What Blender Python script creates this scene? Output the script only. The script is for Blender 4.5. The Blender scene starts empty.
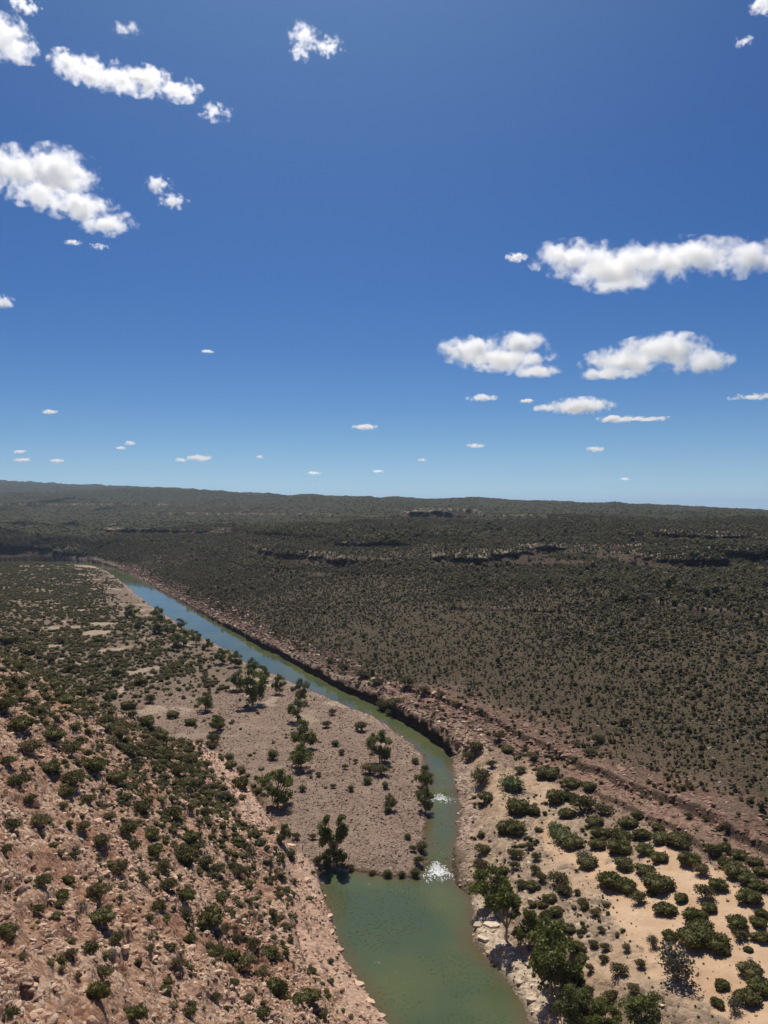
import bpy, math, random
import numpy as np
from mathutils import Vector, Matrix

R = math.radians
random.seed(7)
rng = np.random.default_rng(11)
scene = bpy.context.scene
COL = scene.collection

# ------------------------------------------------------------------ camera
F, HZ, CAMZ = 760.0, 508.0, 100.0          # focal length in px, horizon row, metres above the pool
cam_d = bpy.data.cameras.new('camera')
cam_d.sensor_fit = 'HORIZONTAL'
cam_d.sensor_width = 36.0
cam_d.lens = 36.0 * F / 768.0
cam_d.clip_start = 0.5
cam_d.clip_end = 200000.0
cam = bpy.data.objects.new('camera', cam_d)
COL.objects.link(cam)
cam.location = (0, 0, CAMZ)
cam.rotation_euler = (R(90) - math.atan((512 - HZ) / F), 0, 0)
scene.camera = cam

# ------------------------------------------------------------------ light
SUN_EL, SUN_AZ = 58.0, -6.0                # azimuth measured clockwise from the view direction (+Y)
world = bpy.data.worlds.new('World')
scene.world = world
world.use_nodes = True
nt = world.node_tree
bg = nt.nodes['Background']
sky = nt.nodes.new('ShaderNodeTexSky')
sky.sky_type = 'NISHITA'
sky.sun_disc = False
sky.sun_elevation = R(SUN_EL)
sky.sun_rotation = R(SUN_AZ)
sky.altitude = 300
sky.air_density = 1.0
sky.dust_density = 0.5
sky.ozone_density = 4.0
sc_ = nt.nodes.new('ShaderNodeVectorMath'); sc_.operation = 'SCALE'; sc_.inputs[3].default_value = 0.10
nt.links.new(sky.outputs[0], sc_.inputs[0])
sp = nt.nodes.new('ShaderNodeSeparateColor'); cb = nt.nodes.new('ShaderNodeCombineColor')
nt.links.new(sc_.outputs[0], sp.inputs[0])
for i, (g_, k_) in enumerate(((1.4, 3.0), (1.25, 4.5), (1.1, 6.5))):      # a clearer, deeper blue air than the model's
    pw = nt.nodes.new('ShaderNodeMath'); pw.operation = 'POWER'; pw.inputs[1].default_value = g_
    ml = nt.nodes.new('ShaderNodeMath'); ml.operation = 'MULTIPLY'; ml.inputs[1].default_value = k_
    nt.links.new(sp.outputs[i], pw.inputs[0]); nt.links.new(pw.outputs[0], ml.inputs[0]); nt.links.new(ml.outputs[0], cb.inputs[i])
geo_ = nt.nodes.new('ShaderNodeTexCoord'); sz = nt.nodes.new('ShaderNodeSeparateXYZ'); nt.links.new(geo_.outputs['Generated'], sz.inputs[0])
def wmath(op, a, b=None):
    q_ = nt.nodes.new('ShaderNodeMath'); q_.operation = op
    for k_, v_ in ((0, a), (1, b)):
        if v_ is None: continue
        if isinstance(v_, (int, float)): q_.inputs[k_].default_value = v_
        else: nt.links.new(v_, q_.inputs[k_])
    return q_.outputs[0]
def wadd(base, fac, colr):
    q_ = nt.nodes.new('ShaderNodeVectorMath'); q_.operation = 'SCALE'; q_.inputs[0].default_value = colr; nt.links.new(fac, q_.inputs[3])
    r_ = nt.nodes.new('ShaderNodeVectorMath'); r_.operation = 'ADD'; nt.links.new(base, r_.inputs[0]); nt.links.new(q_.outputs[0], r_.inputs[1])
    return r_.outputs[0]
# the pale band of air low over the horizon, and the glow of the air towards the sun
low = wmath('EXPONENT', wmath('MULTIPLY', wmath('MAXIMUM', sz.outputs[2], 0.0), -16.0))
dt_ = nt.nodes.new('ShaderNodeVectorMath'); dt_.operation = 'DOT_PRODUCT'; nt.links.new(geo_.outputs['Generated'], dt_.inputs[0])
dt_.inputs[1].default_value = (math.sin(R(SUN_AZ)) * math.cos(R(SUN_EL)), math.cos(R(SUN_AZ)) * math.cos(R(SUN_EL)), math.sin(R(SUN_EL)))
glow = wmath('POWER', wmath('MAXIMUM', dt_.outputs['Value'], 0.0), 8.0)
skyc = wadd(wadd(cb.outputs[0], low, (3.1, 4.2, 4.9)), glow, (1.25, 1.75, 1.4))
nt.links.new(skyc, bg.inputs[0])
bg.inputs[1].default_value = 0.10
sun_d = bpy.data.lights.new('sun', 'SUN')
sun_d.energy = 5.0
sun_d.angle = R(0.53)
sun_d.color = (1.0, 0.925, 0.81)
sun = bpy.data.objects.new('sun', sun_d)
COL.objects.link(sun)
sd = Vector((math.sin(R(SUN_AZ)) * math.cos(R(SUN_EL)), math.cos(R(SUN_AZ)) * math.cos(R(SUN_EL)), math.sin(R(SUN_EL))))
sun.rotation_euler = sd.to_track_quat('Z', 'Y').to_euler()
sun.location = (0, 0, 400)
vs = scene.view_settings
vs.view_transform = 'Standard'
vs.look = 'None'
vs.gamma = 1.0
vs.exposure = 0.0
vs.use_curve_mapping = False
cy = scene.cycles
cy.max_bounces = 12
cy.diffuse_bounces = 3
cy.glossy_bounces = 3
cy.transmission_bounces = 3
cy.transparent_max_bounces = 8
cy.volume_bounces = 10
cy.volume_step_rate = 1.0
cy.volume_max_steps = 128

# ------------------------------------------------------------------ noise
def _hash(ix, iy, seed):
    h = (ix.astype(np.int64) * 374761393 + iy.astype(np.int64) * 668265263 + seed * 1274126177) & 0xffffffff
    h = ((h ^ (h >> 13)) * 1274126177) & 0xffffffff
    h = h ^ (h >> 16)
    return h.astype(np.float64) / 4294967295.0

def vnoise(x, y, seed=0):
    xi, yi = np.floor(x), np.floor(y)
    fx, fy = x - xi, y - yi
    fx = fx * fx * fx * (fx * (fx * 6 - 15) + 10)
    fy = fy * fy * fy * (fy * (fy * 6 - 15) + 10)
    a, b = _hash(xi, yi, seed), _hash(xi + 1, yi, seed)
    c, d = _hash(xi, yi + 1, seed), _hash(xi + 1, yi + 1, seed)
    return (a + (b - a) * fx) * (1 - fy) + (c + (d - c) * fx) * fy   # 0..1

def fbm(x, y, scale, octs=4, seed=0, gain=0.5):
    s, a, t, f = 0.0, 1.0, 0.0, 1.0 / scale
    for k in range(octs):
        ca, sa = math.cos(k * 1.3), math.sin(k * 1.3)
        s = s + a * (vnoise((x * ca - y * sa) * f, (x * sa + y * ca) * f, seed + k * 17) - 0.5)
        t += a; a *= gain; f *= 2.03
    return s / t * 2          # about -1..1

def worley(x, y, scale, seed=0):
    """distance to the nearest feature point in cells, and that cell's random value"""
    x, y = x / scale, y / scale
    xi, yi = np.floor(x), np.floor(y)
    best = np.full(x.shape, 9.0); val = np.zeros(x.shape)
    for dx in (-1, 0, 1):
        for dy in (-1, 0, 1):
            cx, cy_ = xi + dx, yi + dy
            px, py = cx + _hash(cx, cy_, seed), cy_ + _hash(cx, cy_, seed + 5)
            d = np.hypot(px - x, py - y)
            m = d < best
            best = np.where(m, d, best); val = np.where(m, _hash(cx, cy_, seed + 9), val)
    return best, val

def sstep(a, b, x):
    t = np.clip((x - a) / (b - a), 0, 1)
    return t * t * (3 - 2 * t)

# ------------------------------------------------------------------ plan geometry
def P(px, py, h=0.0):
    """point on the level h seen in the direction (px, py)"""
    Y = (CAMZ - h) * F / (py - HZ)
    return ((px - 384) / F * Y, Y)

def seg_dist(X, Y, pts, closed=False):
    """distance to a polyline, and the side (+ is left of its direction)"""
    best = np.full(X.shape, 1e12); side = np.zeros(X.shape)
    n = len(pts)
    for i in range(n if closed else n - 1):
        (ax, ay), (bx, by) = pts[i], pts[(i + 1) % n]
        dx, dy = bx - ax, by - ay
        L = dx * dx + dy * dy
        t = np.clip(((X - ax) * dx + (Y - ay) * dy) / L, 0, 1)
        d = (X - ax - t * dx) ** 2 + (Y - ay - t * dy) ** 2
        c = dx * (Y - ay) - dy * (X - ax)
        m = d < best
        best = np.where(m, d, best); side = np.where(m, c, side)
    return np.sqrt(best), np.sign(side)

def inside(X, Y, pts):
    r = np.zeros(X.shape, bool)
    n = len(pts)
    for i in range(n):
        (ax, ay), (bx, by) = pts[i], pts[(i + 1) % n]
        c = ((ay > Y) != (by > Y))
        xi = (bx - ax) * (Y - ay) / ((by - ay) if by != ay else 1e-9) + ax
        r ^= c & (X < xi)
    return r

def poly_sd(X, Y, pts):
    d, _ = seg_dist(X, Y, pts, True)
    return np.where(inside(X, Y, pts), -d, d)

LEFT_PX = [(450, 1120), (413, 1060), (385, 1026), (368, 1000), (352, 976), (338, 948), (331, 915), (324, 893), (319, 876), (330, 868), (352, 873),
           (385, 878), (418, 880), (424, 868), (426, 850), (427, 830), (431, 812), (430, 797), (428, 780), (425, 762), (412, 748),
           (398, 737), (372, 721), (350, 712), (325, 700), (300, 690), (278, 679), (255, 671), (232, 655), (205, 642), (180, 627),
           (155, 611), (135, 595), (124, 585), (112, 576), (104, 571), (90, 566.5), (60, 565), (0, 564.5), (-150, 564)]
RIGHT_PX = [(620, 1120), (560, 1060), (530, 1022), (522, 1003), (505, 978), (488, 960), (472, 944), (470, 925), (473, 912), (468, 898),
            (455, 885), (452, 872), (456, 850), (458, 830), (457, 812), (455, 795), (453, 775), (449, 760), (440, 750), (425, 738), (405, 725),
            (385, 712), (362, 702), (335, 689), (305, 672), (280, 659), (255, 646), (230, 632), (205, 618), (180, 603),
            (160, 592), (143, 583), (125, 573.5), (108, 567), (92, 563.5), (60, 562.3), (0, 562), (-150, 561.5)]
LB = [P(*p) for p in LEFT_PX]
RB = [P(*p) for p in RIGHT_PX]
RIVER = LB + RB[::-1]

# foot of the near gorge wall (it rises to the left of this line)
TOE_PX = [(520, 1200, 0), (450, 1120, 0), (385, 1026, 0), (352, 976, 0), (331, 915, 0), (319, 876, 0), (292, 856, 2), (268, 812, 2.5), (236, 770, 3),
          (190, 762, 4), (140, 742, 5), (95, 706, 6), (45, 676, 6), (0, 655, 7), (-80, 625, 8), (-220, 600, 8), (-600, 580, 8)]
TOE = [P(*p) for p in TOE_PX]

# low sandstone ledge on the right, a step up away from the river
LEDGE_PX = [(400, 690, 9), (440, 703, 9), (480, 722, 9), (530, 742, 9.5), (580, 768, 10), (640, 795, 11.5), (700, 826, 13), (768, 862, 15), (900, 940, 18)]
LEDGE = [P(*p) for p in LEDGE_PX]

# control points: photo column, photo row, distance in metres -> ground height
CP = []
def col(px, *rows):
    for py, D in rows:
        CP.append((px, D, CAMZ - (py - HZ) / F * D))
col(1100, (1024, 132), (900, 172), (800, 222), (700, 300), (620, 420), (562, 640), (545, 800), (520, 1300), (518, 2200), (520, 5000), (518, 20000))
col(768, (1024, 131), (940, 155), (880, 175), (835, 195), (800, 209), (740, 244), (660, 315), (600, 425), (568, 575), (548, 690), (532, 900), (520, 1380), (515.5, 2300), (516, 5000), (516, 20000))
col(600, (1024, 137), (900, 178), (820, 222), (760, 268), (700, 322), (640, 394), (590, 505), (566, 640), (549, 730), (532, 950), (520, 1450), (508, 2500), (504.5, 2900), (506, 5000), (509, 20000))
col(450, (730, 310), (700, 352), (680, 389), (640, 453), (600, 537), (575, 650), (563, 735), (549, 815), (532, 1050), (520, 1500), (508, 2350), (499.5, 3200), (502, 5000), (508, 20000))
col(300, (665, 452), (640, 530), (600, 635), (577, 745), (563, 830), (550, 900), (532, 1130), (520, 1600), (508, 2400), (496.5, 3400), (499, 5000), (507, 20000))
col(150, (583, 930), (575, 1010), (566, 1120), (556, 1190), (544, 1310), (532, 1500), (520, 2150), (505, 3000), (490, 4100), (489, 5200), (487.5, 6500), (506, 20000))
col(0, (600, 770), (575, 1040), (565, 1270), (558, 1400), (532, 1490), (524, 1750), (510, 2600), (499, 3400), (494, 3800), (498, 5000), (480.5, 7500), (505, 20000))
col(-300, (620, 640), (575, 1040), (566, 1270), (556, 1420), (530, 1500), (522, 1750), (506, 2600), (495, 3400), (490, 3800), (492, 5000), (478, 7500), (503, 20000))
for px, py, h in ((100, 700, 5), (100, 640, 6), (60, 600, 6), (100, 575, 5), (250, 780, 3.0), (250, 720, 3), (350, 800, 2.4), (350, 850, 2.2), (200, 660, 4), (150, 630, 4.5),
                  (480, 860, 5), (480, 800, 6), (480, 740, 8), (560, 880, 6.5), (560, 1000, 5), (545, 930, 5), (425, 700, 9.5), (350, 675, 8.5),
                  (400, 900, 1), (450, 1024, 1), (-100, 700, 8), (-300, 800, 8)):
    CP.append((px, P(0, py, h)[1], h))
CP = np.array(CP)
_cu, _cv, _ch = (CP[:, 0] - 384) / F, np.log(CP[:, 1]), CP[:, 2]
def _ker(du, dv):
    return np.sqrt((du * 1.6) ** 2 + dv ** 2 + 0.002)
_n = len(_cu)
_A = np.zeros((_n + 1, _n + 1))
_A[:_n, :_n] = _ker(_cu[:, None] - _cu, _cv[:, None] - _cv) - np.eye(_n) * 0.01
_A[_n, :_n] = 1; _A[:_n, _n] = 1
_w = np.linalg.solve(_A, np.append(_ch, 0))
def base_h(X, Y):
    u, v = X / Y, np.log(Y)
    s = np.full(X.shape, _w[_n])
    for i in range(_n):
        s = s + _w[i] * _ker(u - _cu[i], v - _cv[i])
    return s

Y_R1, Y_R2 = P(0, 868)[1], P(0, 800)[1]
def water_level(Y):
    return 0.9 * sstep(Y_R1 - 2, Y_R1 + 5, Y) + 0.8 * sstep(Y_R2 - 1, Y_R2 + 5, Y)

# beds of hard sandstone that stand out as cliffs: level along the bearing, half height, where it shows, nearest and farthest
CLIFFS = [
 ([600, 768], [43, 46], 2.6, ([600, 690, 900], [0, .6, .4]), 330, 620, 15),
 ([260, 600], [62, 70], 4.5, ([150, 250, 300, 330, 520, 560], [0, .8, .8, .1, .6, 0]), 800, 1700, 16),
 ([400, 560], [30, 36], 2.5, ([420, 460, 560, 600], [0, .6, .5, 0]), 380, 620, 17),
 ([250, 300, 450, 600, 768], [44, 45, 51, 56, 59], 9.0, ([240, 260, 340, 360, 425, 445, 545, 570, 625, 645, 780, 850], [0, .9, .9, .2, .2, 1, 1, .5, .5, 1, 1, .6]), 450, 1200, 5),
 ([150, 600], [30, 44], 3.0, ([180, 220, 330, 380, 900], [0, .8, .5, .25, .3]), 350, 900, 6),
 ([330, 430], [58, 59], 5.0, ([320, 340, 420, 440], [0, 1, 1, 0]), 800, 1300, 7),
 ([650, 768], [70, 72], 5.5, ([645, 665, 745, 765, 900], [0, 1, 1, .4, .5]), 700, 1300, 8),
 ([90, 200, 300], [54, 57, 62], 6.5, ([90, 110, 200, 230, 330], [0, 1, 1, .5, .2]), 1100, 2000, 9),
 ([350, 500], [90, 90], 11.0, ([395, 410, 470, 490], [0, 1, 1, 0]), 1300, 3000, 10),
 ([0, 800], [80, 84], 6.5, ([120, 160, 380, 420, 520, 600], [0, .8, .5, .2, .7, 0]), 1300, 3200, 12),
 ([-400, 100], [28, 28], 19.0, ([-500, 75, 95], [1, 1, 0]), 1300, 2000, 13),
 ([-400, 200], [112, 112], 8.0, ([-500, 160, 200], [.9, .9, 0]), 2400, 3800, 14)]
def terrain(X, Y):
    """ground height and the fields the rest is built from"""
    near = Y < 2200
    h = base_h(X, Y)
    dist = np.hypot(X, Y)
    # gullies and spurs on the far side
    hill = sstep(12, 45, h)
    g = fbm(X, Y, 210, 4, 3)
    g2 = fbm(X * 1.0, Y * 0.7, 70, 4, 31)
    gul = -np.abs(fbm(X * 1.3 + 0.3 * Y, Y * 0.55, 260, 3, 77)) * 2 + 0.5
    h = h + hill * (g * 7.5 + g2 * 3.0 + gul * 12.0 * sstep(25, 55, h)) * np.clip(dist / 900, 0.25, 2.5) ** 0.5
    # strata: harder beds stand as cliffs
    cliff = np.zeros(X.shape); lip = np.zeros(X.shape); brink = np.zeros(X.shape)
    bear = 384 + F * X / Y                     # bearing of the place, counted in columns
    for cols, Ls, half, on, d0, d1, sd_ in CLIFFS:
        msk = np.interp(bear, on[0], on[1]) * sstep(d0, d0 * 1.1, dist) * sstep(d1 * 1.1, d1, dist)
        msk = msk * sstep(-1.0, -.6, fbm(X, Y, 120, 3, sd_))
        Ln = np.interp(bear, cols, Ls) + fbm(X, Y, 160, 3, sd_ + 40) * half * .35 + fbm(X, Y, 30, 3, sd_ + 60) * half * .18
        t = (h - Ln) / half
        inb = np.abs(t) < 1
        ts = np.sign(t) * (1 - (1 - np.clip(np.abs(t), 0, 1)) ** 5.0)
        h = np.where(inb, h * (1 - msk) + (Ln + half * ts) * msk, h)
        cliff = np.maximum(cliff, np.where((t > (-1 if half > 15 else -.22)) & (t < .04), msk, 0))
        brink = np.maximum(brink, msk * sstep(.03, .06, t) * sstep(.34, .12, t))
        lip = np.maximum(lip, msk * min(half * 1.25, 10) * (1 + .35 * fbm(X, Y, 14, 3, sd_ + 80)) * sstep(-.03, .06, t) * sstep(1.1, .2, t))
    # ledge on the right
    dl, sl = seg_dist(X, Y, LEDGE)
    nl = fbm(X, Y, 14, 3, 51)
    lm = np.where((dist < 420) & (X > -20), 1.0, 0.0) * sstep(430, 360, dist)
    sgn = dl * sl + nl * 3.0
    h = h + lm * (2.2 * sstep(-0.8, 0.8, sgn) * np.exp(-np.clip(sgn, 0, 60) / 14)
                  + 1.0 * sstep(-0.6, 0.6, sgn + 9 + nl * 3) * np.exp(-np.clip(sgn + 9, 0, 60) / 9))
    # the near gorge wall
    dt, st = seg_dist(X, Y, TOE)
    d = dt * st
    rib = fbm(X * 0.8 + Y * 0.6, (Y * 0.8 - X * 0.6) * 0.45, 9, 4, 61)
    dn = d + fbm(X, Y, 25, 3, 62) * 3.0 * sstep(3, 15, d)
    prof = 2.6 * sstep(0, 2.2, dn) + 0.66 * np.clip(dn, 0, 78) + 1.9 * np.clip(dn - 78, 0, 22)
    prof = np.where(d > 0, prof, 0)
    wall = sstep(-1, 1, d)
    ridge = 1 - np.abs(fbm(X * 0.9 + Y * 0.43, (Y * 0.9 - X * 0.43) * 0.5, 17, 4, 63)) * 2
    wv, wr = worley(X + 0.8 * rib, Y, 2.6, 64)
    wv2, wr2 = worley(X, Y, 1.15, 65)
    rough = rib * 1.0 + np.clip(ridge, 0, 1) ** 3 * 1.3 + (wr - 0.5) * 1.1 * (1 - wv) + (wr2 - .5) * 0.55
    # stepped outcrops
    prof2 = prof + rough * sstep(2, 8, d)
    stp = 3.2
    q = prof2 / stp + fbm(X, Y, 30, 2, 66)
    fq = q - np.floor(q)
    stepped = (np.floor(q) + sstep(0.55, 0.95, fq) - fbm(X, Y, 30, 2, 66)) * stp
    om = sstep(0.1, 0.4, fbm(X, Y, 22, 3, 67)) * 0.45 * sstep(4, 10, d)
    prof2 = prof2 * (1 - om) + stepped * om
    lowbase = np.clip(h, 0, 9)
    h = np.where(d > 0, np.maximum(prof2 + np.minimum(lowbase, 3) * sstep(0, 6, d), lowbase * 0.6 * sstep(0, 4, d)), h)
    # flats: hummocks, cobbles
    flat = (1 - hill) * (1 - wall)
    wv3, wr3 = worley(X, Y, 2.2, 71)
    h = h + flat * (fbm(X, Y, 38, 4, 70) * 1.1 + fbm(X, Y, 6, 3, 72) * 0.35) * sstep(160, 260, dist) + flat * fbm(X, Y, 5, 3, 73) * 0.25
    # rocky apron between ledge and river on the right
    # the river
    sdr = poly_sd(X, Y, RIVER)
    wl_ = water_level(Y)
    sdr = sdr + (fbm(X, Y, 7, 4, 83) * 1.1 + fbm(X, Y, 22, 2, 84) * 1.0) * sstep(-6, -1, sdr) * np.interp(Y, [120, 400, 900], [.8, 1.2, 1.6])
    dr, _ = seg_dist(X, Y, RB)
    dL, _ = seg_dist(X, Y, LB)
    right = (dr < dL)
    hc = np.interp(Y, [100, 180, 215, 290, 305, 330, 400, 560, 800, 1100, 1300, 1700], [2.2, 2.6, 1.6, 2.0, 8.5, 9.0, 7.5, 6.5, 3.5, 2.5, 6, 20])
    blk = fbm(X, Y, 9, 3, 80)
    sdn = sdr + (fbm(X, Y, 16, 3, 81) * 2.2 + (worley(X, Y, 5, 82)[1] - .5) * 2.0) * sstep(0, 3, sdr)
    bankR = wl_ + hc * (0.45 * sstep(0, 1.4, sdn) + 0.30 * sstep(2.2, 3.6, sdn + blk) + 0.25 * sstep(5, 7.5, sdn + blk * 2)) + np.clip(sdn - 7, 0, None) * 0.6
    bankL = wl_ + 0.10 + 0.55 * sstep(0, 2.0, sdn) + np.clip(sdn, 0, None) * 0.075
    onwall = d > -0.5
    bank = np.where(right, bankR, bankL)
    bank = np.where(onwall & ~right, 1e9, bank)
    h = np.where((sdr > 0) & (h > bank), bank, h)
    h = np.where((sdr > 0) & (h < wl_ + 0.15), wl_ + 0.15 + 0.5 * sstep(0, 3, sdr), h)
    carve = wl_ - 0.25 - np.clip(-sdr, 0, 8) * 0.4
    h = np.where(sdr <= 0, carve, h)
    return h, dict(sdr=sdr, right=right, wall=d, ledge=sgn, ledm=lm, hill=hill, cliff=cliff, ridge=ridge, dist=dist, brink=brink, lip=lip * (d < -5) * (sdr > 14),
                   under=right * (hc > 3) * (Y > 296) * (.36 * hc + .8 * blk).clip(0, 6) * sstep(.7, 1.6, sdr) * sstep(13, 5, sdr))

# ------------------------------------------------------------------ nodes
class N:
    def __init__(s, name):
        s.m = bpy.data.materials.new(name); s.m.use_nodes = True
        s.t = s.m.node_tree; s.t.nodes.clear()
        s.out = s.t.nodes.new('ShaderNodeOutputMaterial')
    def n(s, typ, **kw):
        nd = s.t.nodes.new(typ)
        for k, v in kw.items():
            setattr(nd, k, v)
        return nd
    def put(s, sock, v):
        if isinstance(v, bpy.types.NodeSocket): s.t.links.new(v, sock)
        elif v is not None: sock.default_value = v
    def math(s, op, a, b=None, clamp=False):
        nd = s.n('ShaderNodeMath', operation=op, use_clamp=clamp)
        s.put(nd.inputs[0], a)
        if b is not None: s.put(nd.inputs[1], b)
        return nd.outputs[0]
    def noise(s, scale, detail=4, rough=0.5, vec=None, dist=0.0):
        nd = s.n('ShaderNodeTexNoise')
        nd.inputs['Scale'].default_value = scale; nd.inputs['Detail'].default_value = detail
        nd.inputs['Roughness'].default_value = rough; nd.inputs['Distortion'].default_value = dist
        s.put(nd.inputs['Vector'], vec)
        return nd.outputs[0]
    def voro(s, scale, vec=None, out='Distance', feature='F1'):
        nd = s.n('ShaderNodeTexVoronoi', feature=feature)
        nd.inputs['Scale'].default_value = scale
        s.put(nd.inputs['Vector'], vec)
        return nd.outputs[out]
    def mix(s, f, a, b, blend='MIX'):
        nd = s.n('ShaderNodeMix', data_type='RGBA', blend_type=blend)
        s.put(nd.inputs[0], f); s.put(nd.inputs[6], a if not isinstance(a, tuple) else (*a, 1)); s.put(nd.inputs[7], b if not isinstance(b, tuple) else (*b, 1))
        return nd.outputs[2]
    def ramp(s, f, a, b, lo=0.0, hi=1.0):
        nd = s.n('ShaderNodeMapRange', clamp=True)
        s.put(nd.inputs[0], f); nd.inputs[1].default_value = a; nd.inputs[2].default_value = b
        nd.inputs[3].default_value = lo; nd.inputs[4].default_value = hi
        return nd.outputs[0]
    def attr(s, name, out=2):
        nd = s.n('ShaderNodeAttribute', attribute_name=name)
        return nd.outputs[out]
    def pos(s):
        return s.n('ShaderNodeNewGeometry').outputs['Position']
    def bsdf(s, color, rough=0.85, spec=0.25, bump=None, bstr=0.5, bdist=0.2, **kw):
        nd = s.n('ShaderNodeBsdfPrincipled')
        s.put(nd.inputs['Base Color'], color if not isinstance(color, tuple) else (*color, 1))
        s.put(nd.inputs['Roughness'], rough)
        nd.inputs['Specular IOR Level'].default_value = spec
        for k, v in kw.items(): s.put(nd.inputs[k.replace('_', ' ')], v)
        if bump is not None:
            b = s.n('ShaderNodeBump'); b.inputs['Strength'].default_value = bstr; b.inputs['Distance'].default_value = bdist
            s.put(b.inputs['Height'], bump); s.t.links.new(b.outputs[0], nd.inputs['Normal'])
        s.t.links.new(nd.outputs[0], s.out.inputs[0])
        return nd

# ------------------------------------------------------------------ object helpers
def tag(o, label=None, cat=None, group=None, kind=None):
    if label: o['label'] = label
    if cat: o['category'] = cat
    if group: o['group'] = group
    if kind: o['kind'] = kind
    return o

def mesh_np(name, V, faces, mat=None, smooth=False):
    """V (n,3), faces (m,k) with one k"""
    me = bpy.data.meshes.new(name)
    V = np.ascontiguousarray(V, dtype=np.float32); faces = np.ascontiguousarray(faces, dtype=np.int32)
    m, k = faces.shape
    me.vertices.add(len(V)); me.vertices.foreach_set('co', V.ravel())
    me.loops.add(m * k); me.loops.foreach_set('vertex_index', faces.ravel())
    me.polygons.add(m); me.polygons.foreach_set('loop_start', np.arange(0, m * k, k, dtype=np.int32))
    me.polygons.foreach_set('use_smooth', np.full(m, smooth))
    me.update(calc_edges=True)
    if mat: me.materials.append(mat)
    return me

def link(name, me, parent=None, loc=None):
    o = bpy.data.objects.new(name, me); COL.objects.link(o)
    if parent: o.parent = parent
    if loc is not None: o.location = loc
    return o

def fattr(me, name, arr):
    a = me.attributes.new(name, 'FLOAT', 'POINT'); a.data.foreach_set('value', np.ascontiguousarray(arr, dtype=np.float32))

# ------------------------------------------------------------------ terrain sheet
us = np.concatenate([np.linspace(-2.2, -0.66, 90)[:-1], np.linspace(-0.66, 0.66, 960), np.linspace(0.66, 2.2, 90)[1:]])
ys = [38.0]
while ys[-1] < 30000:
    y = ys[-1]
    ys.append(y * (1.010 if y < 70 else 1.0034 if y < 480 else 1.0040 if y < 1700 else 1.008 if y < 5000 else 1.03))
ys = np.array(ys)
GU, GY = np.meshgrid(us, ys)
GX = GU * GY
HT, FLD = terrain(GX, GY)
nr, nc = GX.shape
# the hard beds overhang a little: their brinks lean out of the slope, towards the river
shift = 1 - FLD['lip'] / np.hypot(GX, GY)
ter_V = np.stack([GX * shift - .66 * FLD['under'], GY * shift - .75 * FLD['under'], HT], -1).reshape(-1, 3)
idx = np.arange(nr * nc).reshape(nr, nc)
ter_F = np.stack([idx[:-1, :-1], idx[:-1, 1:], idx[1:, 1:], idx[1:, :-1]], -1).reshape(-1, 4)

def hgt(x, y):
    """height of the built sheet at a plan point"""
    x = np.atleast_1d(np.asarray(x, float)); y = np.atleast_1d(np.asarray(y, float))
    fi = np.interp(y, ys, np.arange(nr)); fu = np.interp(x / y, us, np.arange(nc))
    i = np.clip(fi.astype(int), 0, nr - 2); j = np.clip(fu.astype(int), 0, nc - 2)
    a, b = fi - i, fu - j
    return (HT[i, j] * (1 - b) + HT[i, j + 1] * b) * (1 - a) + (HT[i + 1, j] * (1 - b) + HT[i + 1, j + 1] * b) * a
def fld(name, x, y):
    i = np.clip(np.round(np.interp(y, ys, np.arange(nr))).astype(int), 0, nr - 1)
    j = np.clip(np.round(np.interp(np.asarray(x) / y, us, np.arange(nc))).astype(int), 0, nc - 1)
    return FLD[name][i, j]

def ground_at(px, py):
    """where the line of sight through a photo point first meets the ground"""
    u = (px - 384) / F
    j = int(np.clip(round(float(np.interp(u, us, np.arange(nc)))), 0, nc - 1))
    line = CAMZ - (py - HZ) / F * ys
    hit = np.where(HT[:, j] >= line)[0]
    hit = hit[hit > 3]
    k = hit[0] if len(hit) else nr - 1
    k0 = max(k - 1, 0)
    a0, a1 = HT[k0, j] - line[k0], HT[k, j] - line[k]
    t = 0 if a1 == a0 else -a0 / (a1 - a0)
    Y = ys[k0] + (ys[k] - ys[k0]) * min(max(t, 0), 1)
    return u * Y, Y

# ground cover fields, laid out in plan
def region(pxs, h):
    return [P(a, b, h) for a, b in pxs]
SAND = [region([(396, 750), (402, 750), (413, 783), (407, 786)], 3), region([(370, 733), (379, 736), (385, 760), (377, 760)], 3), region([(60, 563.2), (118, 566), (118, 570), (60, 565.5)], 4), region([(548, 800), (528, 835), (540, 858), (572, 885), (590, 915), (618, 950), (650, 985), (680, 1030), (768, 1090), (900, 1100), (900, 960), (768, 905),
                (735, 880), (700, 868), (660, 850), (620, 858), (590, 845), (566, 822)], 8),
        region([(484, 764), (486, 775), (494, 790), (502, 790), (505, 779), (500, 767)], 6),
        region([(183, 726), (172, 735), (186, 742), (205, 748), (204, 738), (192, 733)], 4),
        region([(108, 690), (120, 697), (134, 690), (124, 685)], 5)]
def sand_field(X, Y):
    s = np.zeros(X.shape)
    n = fbm(X, Y, 10, 4, 90)
    for pl in SAND:
        s = np.maximum(s, sstep(1.2, -1.2, poly_sd(X, Y, pl) + n * 7.5 + 3.8))
    sp = sstep(0.12, 0.4, fbm(X, Y, 17, 4, 91)) * 0.55
    zone = sstep(3, 14, FLD['sdr']) * sstep(2, -6, FLD['ledge'] + 8) * FLD['right'] * (GY < 330) * (GX > 0)
    s = np.maximum(s, sp * zone)
    left = (~FLD['right']) * sstep(-2, -12, FLD['wall']) * (1 - FLD['hill']) * sstep(280, 380, GY)
    s = np.maximum(s, left * sstep(0.34, 0.5, fbm(X, Y, 20, 5, 92)) * 0.8)
    return s
S_sand = sand_field(GX, GY)
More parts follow.
